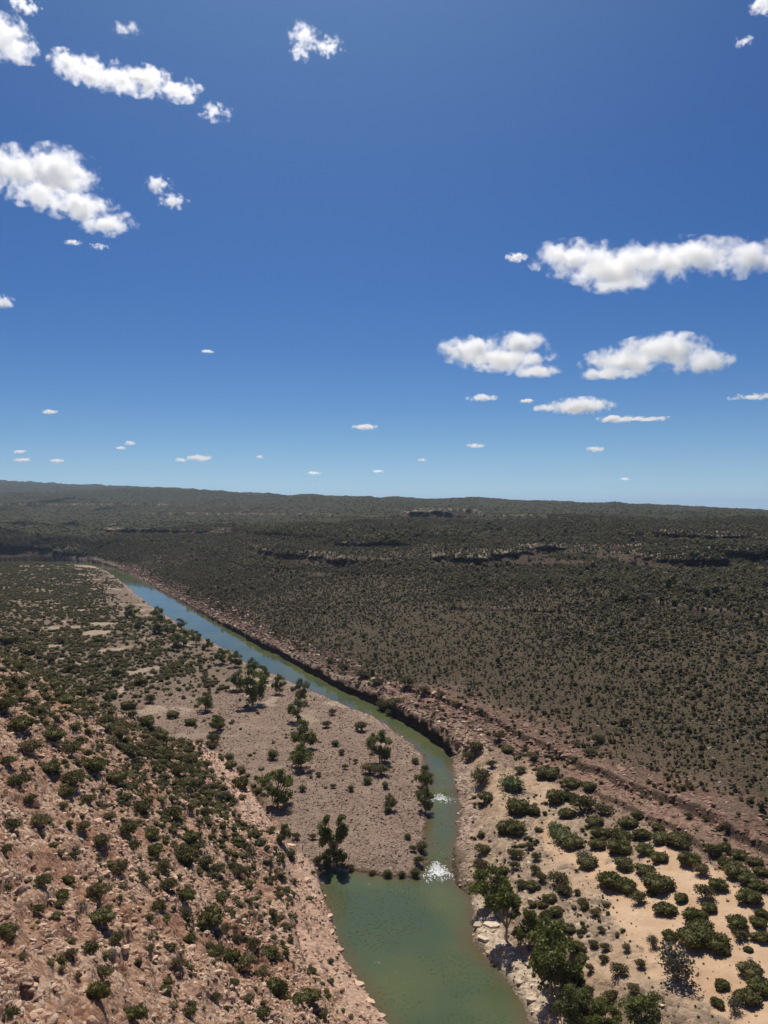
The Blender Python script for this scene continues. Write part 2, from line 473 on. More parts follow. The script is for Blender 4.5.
S_bar = (~FLD['right']) * sstep(0, -3, FLD['wall']) * (1 - FLD['hill']) * sstep(470, 380, GY + fbm(GX, GY, 60, 3, 93) * 60) * sstep(-170, -110, GX)
S_wall = sstep(-1.5, 1.5, FLD['wall'] + fbm(GX, GY, 6, 2, 94) * 1.5)
S_pale = S_wall * sstep(16, 7, FLD['wall'] + fbm(GX, GY, 14, 3, 95) * 6) * sstep(100, 150, GY) * sstep(330, 280, GY)
bankpale = FLD['right'] * sstep(12, 4, FLD['sdr'] + fbm(GX, GY, 9, 3, 96) * 4) * (sstep(205, 190, GY) + sstep(215, 225, GY) * sstep(300, 285, GY)).clip(0, 1) * (GY < 320)
S_white = FLD['right'] * sstep(9, 3, FLD['sdr'] + fbm(GX, GY, 5, 3, 97) * 3) * sstep(198, 188, GY)
nearriv = sstep(10, 2, FLD['sdr']) * (GY > 330) * (GY < 1500)
_rp = poly_sd(GX, GY, region([(193, 772), (238, 770), (264, 800), (290, 838), (320, 874), (336, 922), (318, 905), (296, 880), (262, 852), (232, 826), (203, 802)], 6))
S_ramp = S_wall * sstep(2, -2, _rp + fbm(GX, GY, 10, 4, 120) * 4) + (~FLD['right']) * 0
S_pale = np.maximum(S_pale * .75, S_ramp)
S_rim = np.maximum(bankpale, nearriv * 0.85)
S_lface = FLD['ledm'] * ((np.abs(FLD['ledge']) < 1.0) | (np.abs(FLD['ledge'] + 9) < .8))
S_red = FLD['ledm'] * sstep(26, 6, np.abs(FLD['ledge'] + 1) + fbm(GX, GY, 12, 3, 98) * 9)
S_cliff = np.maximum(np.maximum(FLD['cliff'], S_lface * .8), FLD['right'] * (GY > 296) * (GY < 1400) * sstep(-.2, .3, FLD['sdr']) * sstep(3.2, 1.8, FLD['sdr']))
S_stony = FLD['right'] * sstep(0, 5, FLD['sdr']) * sstep(4, -4, FLD['ledge'] + fbm(GX, GY, 15, 3, 99) * 6) * (GY < 440) * (GX > -30)
S_left = (~FLD['right']) * sstep(0, -3, FLD['wall']) * (1 - FLD['hill']) * (GY > 200)
S_wet = sstep(1.6, 0.2, FLD['sdr'])

m = N('ground')
pos = m.pos()
n_big = m.noise(0.012, 5, .6, pos); n_mid = m.noise(0.12, 6, .65, pos); n_fine = m.noise(1.1, 6, .7, pos); n_vf = m.noise(4.5, 4, .7, pos)
n_sp = m.noise(2.2, 3, .8, pos)
cell = m.voro(0.9, pos, 'Color'); celld = m.voro(0.9, pos)
cell2 = m.voro(2.6, pos, 'Color')
cv = m.n('ShaderNodeSeparateColor'); m.put(cv.inputs[0], cell); cv2 = m.n('ShaderNodeSeparateColor'); m.put(cv2.inputs[0], cell2)
# slopes beyond the river: brown soil, grey litter
c = m.mix(m.ramp(n_mid, .35, .65), (.046, .034, .020), (.080, .060, .038))
c = m.mix(m.ramp(n_fine, .50, .72), c, (.145, .112, .076))
c = m.mix(m.ramp(n_big, .4, .62, 0, .7), c, m.mix(m.ramp(n_fine, .35, .6), (.042, .034, .020), (.09, .07, .042)))
c = m.mix(m.ramp(n_sp, .56, .7, 0, .75), c, (.25, .20, .14))
stony = m.mix(m.ramp(cv.outputs[0], .1, .9), (.20, .145, .10), (.42, .315, .225))
c = m.mix(m.ramp(n_sp, .56, .7, 0, .75), c, (.25, .20, .14))
stony = m.mix(m.ramp(n_mid, .5, .68), stony, (.44, .32, .215))
c = m.mix(m.attr('stony'), c, stony)
flat_ = m.mix(m.ramp(n_fine, .35, .68), (.12, .085, .062), (.30, .225, .165))
c = m.mix(m.math('MULTIPLY', m.attr('left'), .85), c, flat_)
far_c = m.mix(m.ramp(m.noise(0.05, 8, .75, pos), .4, .62), (.022, .026, .010), (.062, .056, .028))
c = m.mix(m.attr('far'), c, far_c)
rock = m.mix(m.ramp(cv.outputs[0], .1, .9), (.12, .066, .046), (.28, .175, .125))
rock = m.mix(m.ramp(n_mid, .42, .62), rock, (.17, .12, .09))
c = m.mix(m.math('MULTIPLY', m.attr('brink'), m.ramp(n_mid, .42, .58)), c, (.36, .29, .215))
c = m.mix(m.math('MULTIPLY', m.attr('red'), m.ramp(n_fine, .3, .55)), c, rock)
bar = m.mix(m.ramp(cv2.outputs[0], .05, .95), (.115, .078, .06), (.34, .245, .185))
bar = m.mix(m.ramp(n_mid, .45, .7, 0, .7), bar, (.32, .235, .175))
c = m.mix(m.attr('bar'), c, bar)
wallc = m.mix(m.ramp(cv.outputs[1], .05, .95), (.145, .070, .043), (.46, .28, .185))
wallc = m.mix(m.ramp(cv2.outputs[1], .5, .95), wallc, (.55, .43, .32))
wallc = m.mix(m.ramp(m.noise(.06, 5, .6, pos), .45, .6, 0, .75), wallc, m.mix(m.ramp(n_fine, .4, .6), (.19, .085, .05), (.35, .185, .115)))
c = m.mix(m.attr('wall'), c, wallc)
pale = m.mix(m.ramp(n_fine, .35, .65), (.44, .28, .195), (.66, .48, .36))
pale = m.mix(m.ramp(cv.outputs[2], .6, .9, 0, .5), pale, (.36, .18, .125))
c = m.mix(m.attr('pale'), c, pale)
rim = m.mix(m.ramp(cv.outputs[2], .1, .9), (.14, .095, .07), (.42, .31, .235))
c = m.mix(m.attr('rim'), c, rim)
white = m.mix(m.ramp(n_fine, .38, .6), (.30, .225, .16), (.66, .55, .42))
c = m.mix(m.attr('white'), c, white)
sand = m.mix(m.ramp(n_mid, .35, .68), (.42, .275, .17), (.56, .41, .275))
sand = m.mix(m.ramp(n_fine, .5, .68, 0, .55), sand, (.36, .25, .165))
sand = m.mix(m.attr('left'), sand, m.mix(m.ramp(n_fine, .35, .65), (.24, .185, .135), (.46, .365, .275)))
sand = m.mix(m.ramp(n_vf, .58, .72, 0, .6), sand, (.30, .21, .13))
c = m.mix(m.attr('sand'), c, sand)
c = m.mix(m.attr('cliff'), c, m.mix(m.ramp(n_fine, .4, .65), (.035, .025, .018), (.11, .072, .05)))  # steep rock faces darkened: their shade is put into the colour
c = m.mix(m.math('MULTIPLY', m.attr('wet'), .7), c, (.07, .05, .035))
bh = m.math('ADD', m.math('MULTIPLY', n_fine, 1.0), m.math('ADD', m.math('MULTIPLY', celld, -.6), m.math('MULTIPLY', n_vf, .35)))
bh = m.math('MULTIPLY', bh, m.ramp(m.attr('sand'), 0, 1, 1, .12))
m.bsdf(c, .95, .1, bump=bh, bstr=.9, bdist=.55)
ter = mesh_np('terrain', ter_V, ter_F, m.m, True)
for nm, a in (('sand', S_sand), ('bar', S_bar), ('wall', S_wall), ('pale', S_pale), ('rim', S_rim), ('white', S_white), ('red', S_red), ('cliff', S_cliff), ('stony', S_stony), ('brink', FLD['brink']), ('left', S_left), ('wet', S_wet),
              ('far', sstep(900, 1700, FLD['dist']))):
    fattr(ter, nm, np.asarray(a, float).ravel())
tag(link('terrain', ter), kind='structure')

# ------------------------------------------------------------------ water
wi = np.where((FLD['sdr'] < 2.5) & (GY < 1900) & (GY > 90))
keep = (FLD['sdr'] < 2.5) & (GY < 1900) & (GY > 90)
fk = keep[:-1, :-1] & keep[:-1, 1:] & keep[1:, 1:] & keep[1:, :-1]
q = np.stack([idx[:-1, :-1], idx[:-1, 1:], idx[1:, 1:], idx[1:, :-1]], -1)[fk]
uq, inv = np.unique(q.ravel(), return_inverse=True)
wx, wy = GX.ravel()[uq], GY.ravel()[uq]
wz = water_level(wy)
m = N('river_water')
pos = m.pos()
sh = m.attr('shore')
dn = m.math('ADD', sh, m.math('MULTIPLY', m.math('SUBTRACT', m.noise(.09, 4, .6, pos), .5), 8.0))
deep = m.mix(m.ramp(m.noise(.03, 3, .5, pos), .4, .6), (.060, .085, .044), (.092, .108, .040))
wc = m.mix(m.ramp(dn, -.5, 4.5), (.10, .078, .036), deep)
wv = m.math('ADD', m.math('MULTIPLY', m.noise(1.6, 3, .6, pos), 1.0), m.math('MULTIPLY', m.noise(.35, 3, .5, pos), 1.6))
wv = m.math('ADD', wv, m.math('MULTIPLY', m.math('MULTIPLY', m.ramp(m.noise(1.3, 2, .5, pos), .58, .72), m.ramp(m.noise(.07, 2, .5, pos), .42, .55)), 7.0))
wy_ = m.n('ShaderNodeSeparateXYZ'); m.put(wy_.inputs[0], pos)
wv = m.math('MULTIPLY', wv, m.ramp(wy_.outputs[1], 200, 420, 1.0, .04))
m.bsdf(wc, .05, .5, bump=wv, bstr=.5, bdist=.09, IOR=1.33)
wm = mesh_np('river', np.stack([wx, wy, wz], -1), inv.reshape(-1, 4), m.m, True)
fattr(wm, 'shore', -FLD['sdr'].ravel()[uq])
tag(link('river', wm), kind='structure')

# ------------------------------------------------------------------ foliage materials
def foliage_mat(name, dark, light, pale, trans=0.25):
    m = N(name)
    oi = m.n('ShaderNodeObjectInfo').outputs['Random']
    tc = m.n('ShaderNodeTexCoord').outputs['Object']
    c = m.mix(m.ramp(m.noise(1.6, 3, .6, tc), .35, .65), dark, light)
    c = m.mix(m.ramp(oi, .55, 1.0, 0, .8), c, pale)
    c = m.mix(m.ramp(m.noise(5.0, 2, .6, tc), .55, .75, 0, .5), c, pale)
    b = m.n('ShaderNodeBsdfPrincipled'); m.put(b.inputs['Base Color'], c)
    b.inputs['Roughness'].default_value = .6; b.inputs['Specular IOR Level'].default_value = .25
    t = m.n('ShaderNodeBsdfTranslucent'); m.put(t.inputs[0], c)
    mx = m.n('ShaderNodeMixShader'); mx.inputs[0].default_value = trans
    m.t.links.new(b.outputs[0], mx.inputs[1]); m.t.links.new(t.outputs[0], mx.inputs[2]); m.t.links.new(mx.outputs[0], m.out.inputs[0])
    return m.m
M_DARK = foliage_mat('olive_foliage', (.080, .080, .018), (.155, .142, .036), (.17, .15, .06), .38)
M_OPEN = foliage_mat('slope_foliage', (.078, .074, .024), (.15, .132, .045), (.23, .18, .09), .38)
M_GREY = foliage_mat('grey_foliage', (.085, .085, .060), (.16, .155, .115), (.27, .25, .20))
M_GUM = foliage_mat('gum_foliage', (.11, .13, .026), (.19, .21, .055), (.17, .18, .075), .4)
M_LIME = foliage_mat('bright_foliage', (.075, .095, .028), (.13, .15, .05), (.18, .18, .08), .35)
M_FAR = foliage_mat('far_scrub_foliage', (.095, .088, .030), (.16, .140, .055), (.32, .26, .16), .35)
m = N('bark'); m.bsdf(m.mix(m.ramp(m.noise(3, 4, .6, m.pos()), .4, .6), (.22, .18, .14), (.45, .40, .33)), .9, .1); M_BARK = m.m
m = N('grey_twigs'); m.bsdf(m.mix(m.ramp(m.noise(3, 4, .6, m.pos()), .4, .6), (.14, .115, .095), (.27, .23, .19)), .9, .1); M_TWIG = m.m

def ico(sub):
    import bmesh
    bm = bmesh.new(); bmesh.ops.create_icosphere(bm, subdivisions=sub, radius=1)
    v = np.array([a.co[:] for a in bm.verts]); f = np.array([[q.index for q in p.verts] for p in bm.faces]); bm.free()
    return v, f
ICO1, ICO2, ICO3 = ico(1), ico(2), ico(3)

def leaf_cloud(r_, lobes, n, size, shell=.55):
    """n leaf-clump triangles through ellipsoidal lobes (cx,cy,cz,rx,ry,rz)"""
    lobes = np.array(lobes, float)
    wgt = (lobes[:, 3] * lobes[:, 4] * lobes[:, 5]) ** (2 / 3); wgt /= wgt.sum()
    k = r_.choice(len(lobes), n, p=wgt)
    d = r_.normal(size=(n, 3)); d /= np.linalg.norm(d, axis=1)[:, None]
    rad = (shell + (1.06 - shell) * r_.random(n) ** .6)
    c = lobes[k, :3] + d * rad[:, None] * lobes[k, 3:]
    a = r_.normal(size=(n, 3)) * .6 + d * .2; a[:, 2] += .15
    a /= np.linalg.norm(a, axis=1)[:, None]
    b = np.cross(a, r_.normal(size=(n, 3))); b /= np.linalg.norm(b, axis=1)[:, None]
    s = size * (.6 + .8 * r_.random(n))[:, None]
    V = np.stack([c - a * s * .7 - b * s * .5, c + b * s * .65 - a * s * .3, c + a * s * .9, c - b * s * .55 + a * s * .35], 1).reshape(-1, 3)
    return V, np.arange(4 * n).reshape(-1, 4)

def tubes(segs, sides=5):
    """tapered limbs: (p0, p1, r0, r1)"""
    Vs, Fs, o = [], [], 0
    for p0, p1, r0, r1 in segs:
        p0, p1 = np.array(p0, float), np.array(p1, float)
        ax = p1 - p0; ax /= np.linalg.norm(ax) + 1e-9
        u = np.cross(ax, [0.3, 1, 0.2]); u /= np.linalg.norm(u); v = np.cross(ax, u)
        an = np.arange(sides) / sides * 2 * math.pi
        ring = np.cos(an)[:, None] * u + np.sin(an)[:, None] * v
        Vs.append(np.vstack([p0 + ring * r0, p1 + ring * r1]))
        for i in range(sides):
            j = (i + 1) % sides
            Fs.append([o + i, o + j, o + sides + j, o + sides + i])
        o += 2 * sides
    return np.vstack(Vs), np.array(Fs)

def core_blobs(r_, lobes, shrink, sub=ICO2):
    Vs, Fs, o = [], [], 0
    for L in lobes:
        v, f = sub
        nrm = 1 + .18 * np.sin(v[:, 0] * 5 + r_.random() * 6) * np.sin(v[:, 1] * 4 + r_.random() * 6) + .1 * r_.normal(size=len(v))
        w = v * nrm[:, None] * np.array(L[3:]) * shrink + np.array(L[:3])
        w[:, 2] = np.maximum(w[:, 2], 0.02)
        Vs.append(w); Fs.append(f + o); o += len(v)
    V, Fa = np.vstack(Vs), np.vstack(Fs)
    return V, Fa

def to_quads(F3):
    return F3

def join_parts(name, parts):
    """[(V, F, material, smooth)] with mixed face sizes -> one mesh"""
    me = bpy.data.meshes.new(name)
    V = np.vstack([p[0] for p in parts]).astype(np.float32)
    loops, starts, mats, sm = [], [], [], []
    o, ls = 0, 0
    mlist = []
    for (v, f, mt, s) in parts:
        if mt not in mlist: mlist.append(mt)
        k = f.shape[1]
        loops.append((f + o).ravel()); starts.append(np.arange(len(f)) * k + ls); ls += f.size
        mats.append(np.full(len(f), mlist.index(mt))); sm.append(np.full(len(f), s)); o += len(v)
    loops = np.concatenate(loops).astype(np.int32); starts = np.concatenate(starts).astype(np.int32)
    me.vertices.add(len(V)); me.vertices.foreach_set('co', V.ravel())
    me.loops.add(len(loops)); me.loops.foreach_set('vertex_index', loops)
    me.polygons.add(len(starts)); me.polygons.foreach_set('loop_start', starts)
    for a in mlist: me.materials.append(a)
    me.polygons.foreach_set('material_index', np.concatenate(mats).astype(np.int32))
    me.polygons.foreach_set('use_smooth', np.concatenate(sm))
    me.update(calc_edges=True)
    return me

def shrub_lobes(r_, n, flat, spread):
    """unit shrub: crown about 1 m radius"""
    out = []
    for i in range(n):
        a = r_.random() * 6.283; q = spread * math.sqrt(r_.random()) if i else 0
        s = (.55 + .3 * r_.random()) if i else .72
        out.append((math.cos(a) * q, math.sin(a) * q, flat * (.62 + .25 * r_.random() - .2 * q), s, s * (.85 + .3 * r_.random()), s * flat * .85))
    return out

def shrub_meshes(kind, seed):
    r_ = np.random.default_rng(seed)
    if kind == 'dome':
        lb = shrub_lobes(r_, 8, .74, .62); lb = [(a, b, c, d * .80, e * .80, f * .82) for a, b, c, d, e, f in lb]; mat = M_DARK
        fol = join_parts('foliage', [(*core_blobs(r_, lb, .80), mat, True), (*leaf_cloud(r_, lb, 1500, .09, .70), mat, False)])
    elif kind == 'open':
        lb = shrub_lobes(r_, 7, .72, .58); lb = [(a, b, c + .22, d * .72, e * .72, f * .6) for a, b, c, d, e, f in lb]; mat = M_OPEN
        fol = join_parts('foliage', [(*core_blobs(r_, lb, .45), mat, True), (*leaf_cloud(r_, lb, 900, .085, .45), mat, False)])
    elif kind == 'grey':
        lb = shrub_lobes(r_, 7, .85, .55); lb = [(a, b, c + .12, d * .75, e * .75, f * .75) for a, b, c, d, e, f in lb]; mat = M_GREY
        fol = join_parts('foliage', [(*leaf_cloud(r_, lb, 750, .07, .2), mat, False)])
    else:
        lb = shrub_lobes(r_, 6, 1.0, .5); mat = M_LIME
        fol = join_parts('foliage', [(*core_blobs(r_, lb, .5), mat, True), (*leaf_cloud(r_, lb, 1000, .085, .45), mat, False)])
    segs = []
    for L in lb:
        mid = (L[0] * .45 + r_.normal() * .05, L[1] * .45 + r_.normal() * .05, L[2] * .5)
        segs.append(((r_.normal() * .04, r_.normal() * .04, -.12), mid, .05, .032)); segs.append((mid, (L[0], L[1], L[2]), .032, .014))
        if kind in ('grey', 'open'):
            for _ in range(3):
                e = np.array(L[:3]) + r_.normal(size=3) * np.array(L[3:]) * .75
                segs.append((mid, e, .018, .006))
    stem = join_parts('stem', [(*tubes(segs, 5), M_TWIG, True)])
    return fol, stem
SHRUBS = {k: [shrub_meshes(k, 100 + 10 * i + j) for j in range(4)] for i, k in enumerate(('dome', 'open', 'grey', 'lime'))}

def small_shrub(name, r_, mat, leaves, core, flat=.8, nl=3, sub=ICO1, size=.16, stems=False):
    lb = shrub_lobes(r_, nl, flat, .4)
    parts = [(*core_blobs(r_, lb, core, sub), mat, True), (*leaf_cloud(r_, lb, leaves, size, .6), mat, False)]
    if stems:
        parts.append((*tubes([((0, 0, -.1), (L[0], L[1], L[2]), .05, .02) for L in lb], 4), M_TWIG, True))
    return join_parts(name, parts)

# ------------------------------------------------------------------ scattering of what nobody could count
def instancer(name, srcs, pts, scl, rot, pick, tilt=None):
    """one object that scatters unlinked source meshes over points"""
    n = len(pts)
    me = bpy.data.meshes.new(name)
    me.vertices.add(n); me.vertices.foreach_set('co', np.ascontiguousarray(pts, dtype=np.float32).ravel())
    a = me.attributes.new('size', 'FLOAT_VECTOR', 'POINT'); a.data.foreach_set('vector', np.ascontiguousarray(scl, dtype=np.float32).ravel())
    a = me.attributes.new('turn', 'FLOAT_VECTOR', 'POINT'); a.data.foreach_set('vector', np.ascontiguousarray(rot, dtype=np.float32).ravel())
    a = me.attributes.new('pick', 'INT', 'POINT'); a.data.foreach_set('value', np.ascontiguousarray(pick, dtype=np.int32))
    o = link(name, me)
    g = bpy.data.node_groups.new(name, 'GeometryNodeTree')
    g.interface.new_socket('Geometry', in_out='INPUT', socket_type='NodeSocketGeometry')
    g.interface.new_socket('Geometry', in_out='OUTPUT', socket_type='NodeSocketGeometry')
    gi, go = g.nodes.new('NodeGroupInput'), g.nodes.new('NodeGroupOutput')
    j = g.nodes.new('GeometryNodeJoinGeometry')
    for sme in reversed(srcs):
        so = bpy.data.objects.new(sme.name, sme)
        oi = g.nodes.new('GeometryNodeObjectInfo'); oi.inputs['Object'].default_value = so; oi.inputs['As Instance'].default_value = True
        g.links.new(oi.outputs['Geometry'], j.inputs[0])
    ip = g.nodes.new('GeometryNodeInstanceOnPoints'); ip.inputs['Pick Instance'].default_value = True
    def at(nm, t):
        q = g.nodes.new('GeometryNodeInputNamedAttribute'); q.data_type = t; q.inputs[0].default_value = nm
        return q.outputs[0]
    g.links.new(gi.outputs[0], ip.inputs['Points']); g.links.new(j.outputs[0], ip.inputs['Instance'])
    g.links.new(at('pick', 'INT'), ip.inputs['Instance Index'])
    g.links.new(at('turn', 'FLOAT_VECTOR'), ip.inputs['Rotation']); g.links.new(at('size', 'FLOAT_VECTOR'), ip.inputs['Scale'])
    g.links.new(ip.outputs[0], go.inputs[0])
    md = o.modifiers.new('scatter', 'NODES'); md.node_group = g
    return o

def shifted(X, Y):
    a_, b_ = fld('lip', X, Y) / np.hypot(X, Y), fld('under', X, Y)
    return X * (1 - a_) - .66 * b_, Y * (1 - a_) - .75 * b_

def wedge(n, y0, y1, power=1.0, um=.66):
    """random plan points in the wide wedge the viewpoint overlooks, even per square metre for power 1"""
    t = rng.random(n)
    if power == 1.0: Y = np.sqrt(y0 ** 2 + t * (y1 ** 2 - y0 ** 2))
    else: Y = y0 * (y1 / y0) ** t
    u = rng.uniform(-um, um, n)
    return u * Y, Y

def rnd_rot(n, tilt=.15):
    return np.stack([rng.normal(size=n) * tilt, rng.normal(size=n) * tilt, rng.random(n) * 6.283], -1)

# -------- individually placed plants: (column, row of the crown's middle, crown width px, kind, height factor)
WALL_SH = [(12,826,20),(38,823,22),(83,828,17),(103,842,20),(128,830,24),(120,871,20),(168,886,20),(183,896,17),(40,883,22),(62,895,17),(60,906,15),(98,894,28),
 (100,918,24),(67,881,12),(117,940,18),(89,948,19),(36,911,15),(3,930,19),(14,932,12),(70,955,13),(22,958,13),(102,976,23),(97,993,25),(132,1015,22),(208,920,27),
 (185,916,16),(220,898,17),(238,873,15),(248,885,10),(207,865,20),(217,871,18),(183,855,27),(163,868,20),(153,851,20),(132,848,17),(177,965,16),(243,968,29),(230,958,20),
 (165,990,14),(77,978,9),(20,783,26),(73,781,26),(67,791,18),(143,808,20),(125,798,14),(172,815,22),(110,818,15),(203,805,15),(205,813,14),(10,1016,20),(55,917,10),
 (73,856,12),(253,945,16),(267,955,22),(275,990,27),(260,976,18),(310,998,22),(297,1001,14),(263,1015,22),(218,955,18),(250,1001,14),(272,881,12),(323,1015,14),(283,928,12),
 (6,706,26),(22,694,18),(40,712,20),(18,724,24),(52,735,22),(30,748,24),(70,752,20),(8,762,18),(92,765,22),(48,768,18),(115,778,20),(62,808,14),(88,800,16),
 (150,835,15),(190,838,18),(198,848,16),(225,888,12),(143,880,13),(190,940,14),(208,948,12),(150,950,11),(233,985,14),(215,1000,12),(190,1012,16),(160,905,12),(30,800,14),(5,850,15),(75,915,9),(225,930,14),(236,940,13)]
TERR_SH = [(187,783,17),(242,783,20),(191,762,20),(165,755,22),(150,745,22),(130,752,18),(178,772,16),(120,735,18),(145,722,20),(158,735,16),(105,722,18),(85,708,18),(65,700,16),(128,705,15),(110,695,16),(90,690,15),
 (205,765,12),(212,745,13),(172,715,12),(190,722,11),(230,765,12),(226,797,12),(150,700,14),(72,668,16),(50,660,16),(30,650,18),(95,665,14),(118,672,14),(140,682,13),(20,668,15),(8,640,17),(60,640,14),(100,640,13),(35,630,14)]
SAND_SH = [(589,863,19),(598,845,17),(624,864,22),(612,881,29),(627,887,19),(640,900,18),(658,884,28),(646,871,19),(652,894,9),(665,908,23),(683,898,17),(705,894,22),(697,916,22),
 (710,909,14),(671,936,15),(696,939,30),(714,941,27),(703,928,24),(724,952,14),(750,898,22),(761,886,17),(740,923,22),(741,936,16),(759,923,15),(761,937,18),(749,950,10),(752,972,22),
 (761,987,24),(748,998,26),(722,985,17),(719,1005,13),(719,885,17),(702,870,20),(690,860,20),(714,851,17),(680,840,22),(646,850,17),(660,858,16),(737,870,24),(750,879,18),(727,847,14),
 (643,834,19),(620,847,24),(662,838,18),(573,842,22),(763,914,15),(762,871,16),(603,810,20),(583,805,26),(558,796,22),(573,783,16),(547,773,18),(590,787,14),(567,813,18),(629,823,18),
 (659,828,15),(622,836,20),(612,833,14),(600,833,18),(573,799,16),(596,822,16),(640,815,14),(685,846,18),(725,862,16),(740,855,14),(755,862,15)]
RIGHT_SH = [(577,872,6),(586,907,10),(577,893,9),(595,914,12),(602,931,10),(606,949,13),(627,949,11),(641,965,13),(578,949,16),(583,960,14),(620,971,18),(581,980,16),(591,970,11),
 (610,998,16),(633,990,15),(589,993,14),(600,1006,20),(584,1014,22),(615,1014,14),(573,970,14),(483,850,16),(480,868,20),(481,880,18),(512,829,22),(559,881,22),(564,892,16),(552,899,10),
 (543,905,11),(558,912,13),(533,886,13),(541,879,14),(534,871,13),(515,855,16),(503,871,13),(515,867,12),(535,858,12),(529,847,12),(585,905,13),(582,962,12),(593,946,12),(604,960,11),
 (482,777,22),(475,748,18),(470,757,16),(487,797,18),(503,827,14),(517,833,13),(500,737,14),(533,757,14),(517,807,22),(533,810,16),(598,740,15),(590,753,14),(577,745,11),(544,775,16),
 (565,797,14),(689,817,11),(727,828,11),(707,820,10),(523,885,12),(570,930,12),(560,925,12),(550,915,12),(520,770,13),(508,750,12),(492,765,12)]
BAR_SH = [(327,725,11),(332,713,10),(362,728,15),(370,770,18),(380,771,18),(367,782,9),(342,753,8),(345,768,7),(355,762,6),(333,787,7),(212,740,16),(230,760,12),(272,757,12),(217,723,14),(415,762,8),
 (422,848,14),(419,862,12),(416,874,10),(402,876,8),(388,876,10),(372,874,8),(350,869,9),(318,862,12),(413,850,9),(427,778,12),(424,770,9),(408,838,8),(335,745,8),(385,786,7),(302,790,8),(318,775,7),(350,790,7),(295,838,10),(312,838,9)]
WOODY = [(343,668,12),(363,677,15),(377,682,14),(407,683,18),(383,707,20),(397,703,16),(390,714,14),(425,690,12),(440,695,12),(455,705,13),(330,662,10),(300,650,9)]
GREYS = [(677,968,46,1.25),(654,945,16,1.1),(735,1009,20,1.0),(112,958,14,1.3),(585,857,20,.8)]
LIMES = [(562,836,30,.7),(513,783,28,.65),(556,828,20,.7),(290,858,12,1.2),(388,812,8,1.2)]

AREAS = {
 'wall': [((0,0,60,760),'on scree at left edge under the flat'),((60,0,400,830),'atop the pink scree beside the scrub flat'),((0,760,60,870),'on the bare pink scree at the left edge'),
          ((0,870,80,950),'low on the pink scree at the left edge'),((0,950,150,1100),'on the pink scree in the bottom left corner'),((80,870,160,950),'on the middle of the pink scree slope'),
          ((60,800,160,870),'on the upper middle of the pink scree'),((160,800,260,870),'on the pink scree beside the cream rock ramp'),((160,870,400,935),'on the pink scree beside the pool bank'),
          ((150,935,240,1100),'on pink scree along the bottom edge'),((0,0,999,2000),'on the pink scree just above the pool edge')],
 'terrace': [((0,0,80,690),'in the dark scrub flat at the left edge'),((80,0,400,715),'in the scrub flat left of the river'),((0,0,160,999),'in scrub at the foot of the scree'),((0,0,999,999),'beside pale patches left of the bar')],
 'sand': [((0,0,610,830),'in the thicket above the orange sand'),((610,0,999,850),'between orange sand and the red ledge'),((0,0,650,880),'at the top end of the orange sand'),((650,0,999,880),'on the upper orange sand at the right'),
          ((0,0,680,960),'in the middle of the orange sand'),((680,0,735,960),'on the orange sand right of its middle'),((735,0,999,960),'on the sand at the right edge'),((0,0,999,2000),'on the sand in the bottom right corner')],
 'right': [((0,0,999,762),'on the rocky rise right of the river bend'),((0,0,999,835),'on stony flat right of the upper rapid'),((0,0,550,890),'on stony flat right of the lower rapid'),((0,0,999,925),'on the stony sand above the pool'),
           ((0,0,600,985),'among the stones behind the big gum tree'),((600,0,999,975),'in the stony strip left of the orange sand'),((0,0,999,2000),'beside the grey bare bush near the bottom')],
 'bar': [((0,0,280,999),'on the left side of the gravel bar'),((280,0,350,999),'in the middle of the gravel bar'),((350,0,395,999),'on the gravel bar near the river bend'),((0,0,999,2000),'on the gravel bar beside the rapids')],
 'woody': [((0,0,999,999),'on top of the dark river cliff')],
}
ORD = ['leftmost', 'second from left', 'third from left', 'fourth from left', 'fifth from left', 'sixth from left', 'seventh from left', 'eighth from left', 'ninth from left', 'tenth from left', 'eleventh from left', 'twelfth from left',
       'thirteenth from left', 'fourteenth from left', 'fifteenth from left', 'sixteenth from left', 'seventeenth from left', 'eighteenth from left']

def put_shrub(px, py, w, kind, hf=1.0, label=None, group=None, name='shrub'):
    X, Y = ground_at(px, py + w * .22)
    z = float(hgt(X, Y)[0])
    rad = w / F * Y / 2 * 1.08
    fol, stem = random.choice(SHRUBS[kind])
    e = bpy.data.objects.new(name, None); COL.objects.link(e)
    e.location = (X, Y, z - .06 * rad); e.rotation_euler = (0, 0, random.random() * 6.28)
    e.scale = (rad, rad * random.uniform(.88, 1.1), rad * hf * random.uniform(.9, 1.1))
    link('foliage', fol, e); link('stem', stem, e)
    tag(e, label, 'shrub', group)
    return e

PLACED = []
def place_list(lst, area, kindf, colour, hf=1.0):
    buckets = {}
    for it in lst:
        px, py, w = it[:3]
        for (x0, y0, x1, y1), ph in AREAS[area]:
            if x0 <= px < x1 and y0 <= py < y1:
                buckets.setdefault(ph, []).append(it); break
    for ph, its in buckets.items():
        its.sort()
        ws = sorted(i[2] for i in its)
        for k, it in enumerate(its):
            w = it[2]
            sz = 'small' if w < ws[len(ws) // 3] else 'large' if w > ws[-1 - len(ws) // 3] else 'mid-sized'
            o_ = 'rightmost' if k == len(its) - 1 and k > 0 else ORD[k]
            kd = kindf(it)
            put_shrub(*it[:3], kd, hf * (it[3] if len(it) > 3 else 1), f'{sz} {colour} {"bush" if area == "sand" else "shrub"} {ph}, {o_}', 'shrubs ' + {'wall': 'scattered over the pink scree', 'terrace': 'on the scrub flat', 'sand': 'on the orange sand', 'right': 'on the stony right bank', 'bar': 'on the gravel bar', 'woody': 'along the river cliff'}[area])
            PLACED.append(it[:3])
place_list(WALL_SH, 'wall', lambda i: random.choice(['open', 'open', 'dome']), 'olive')
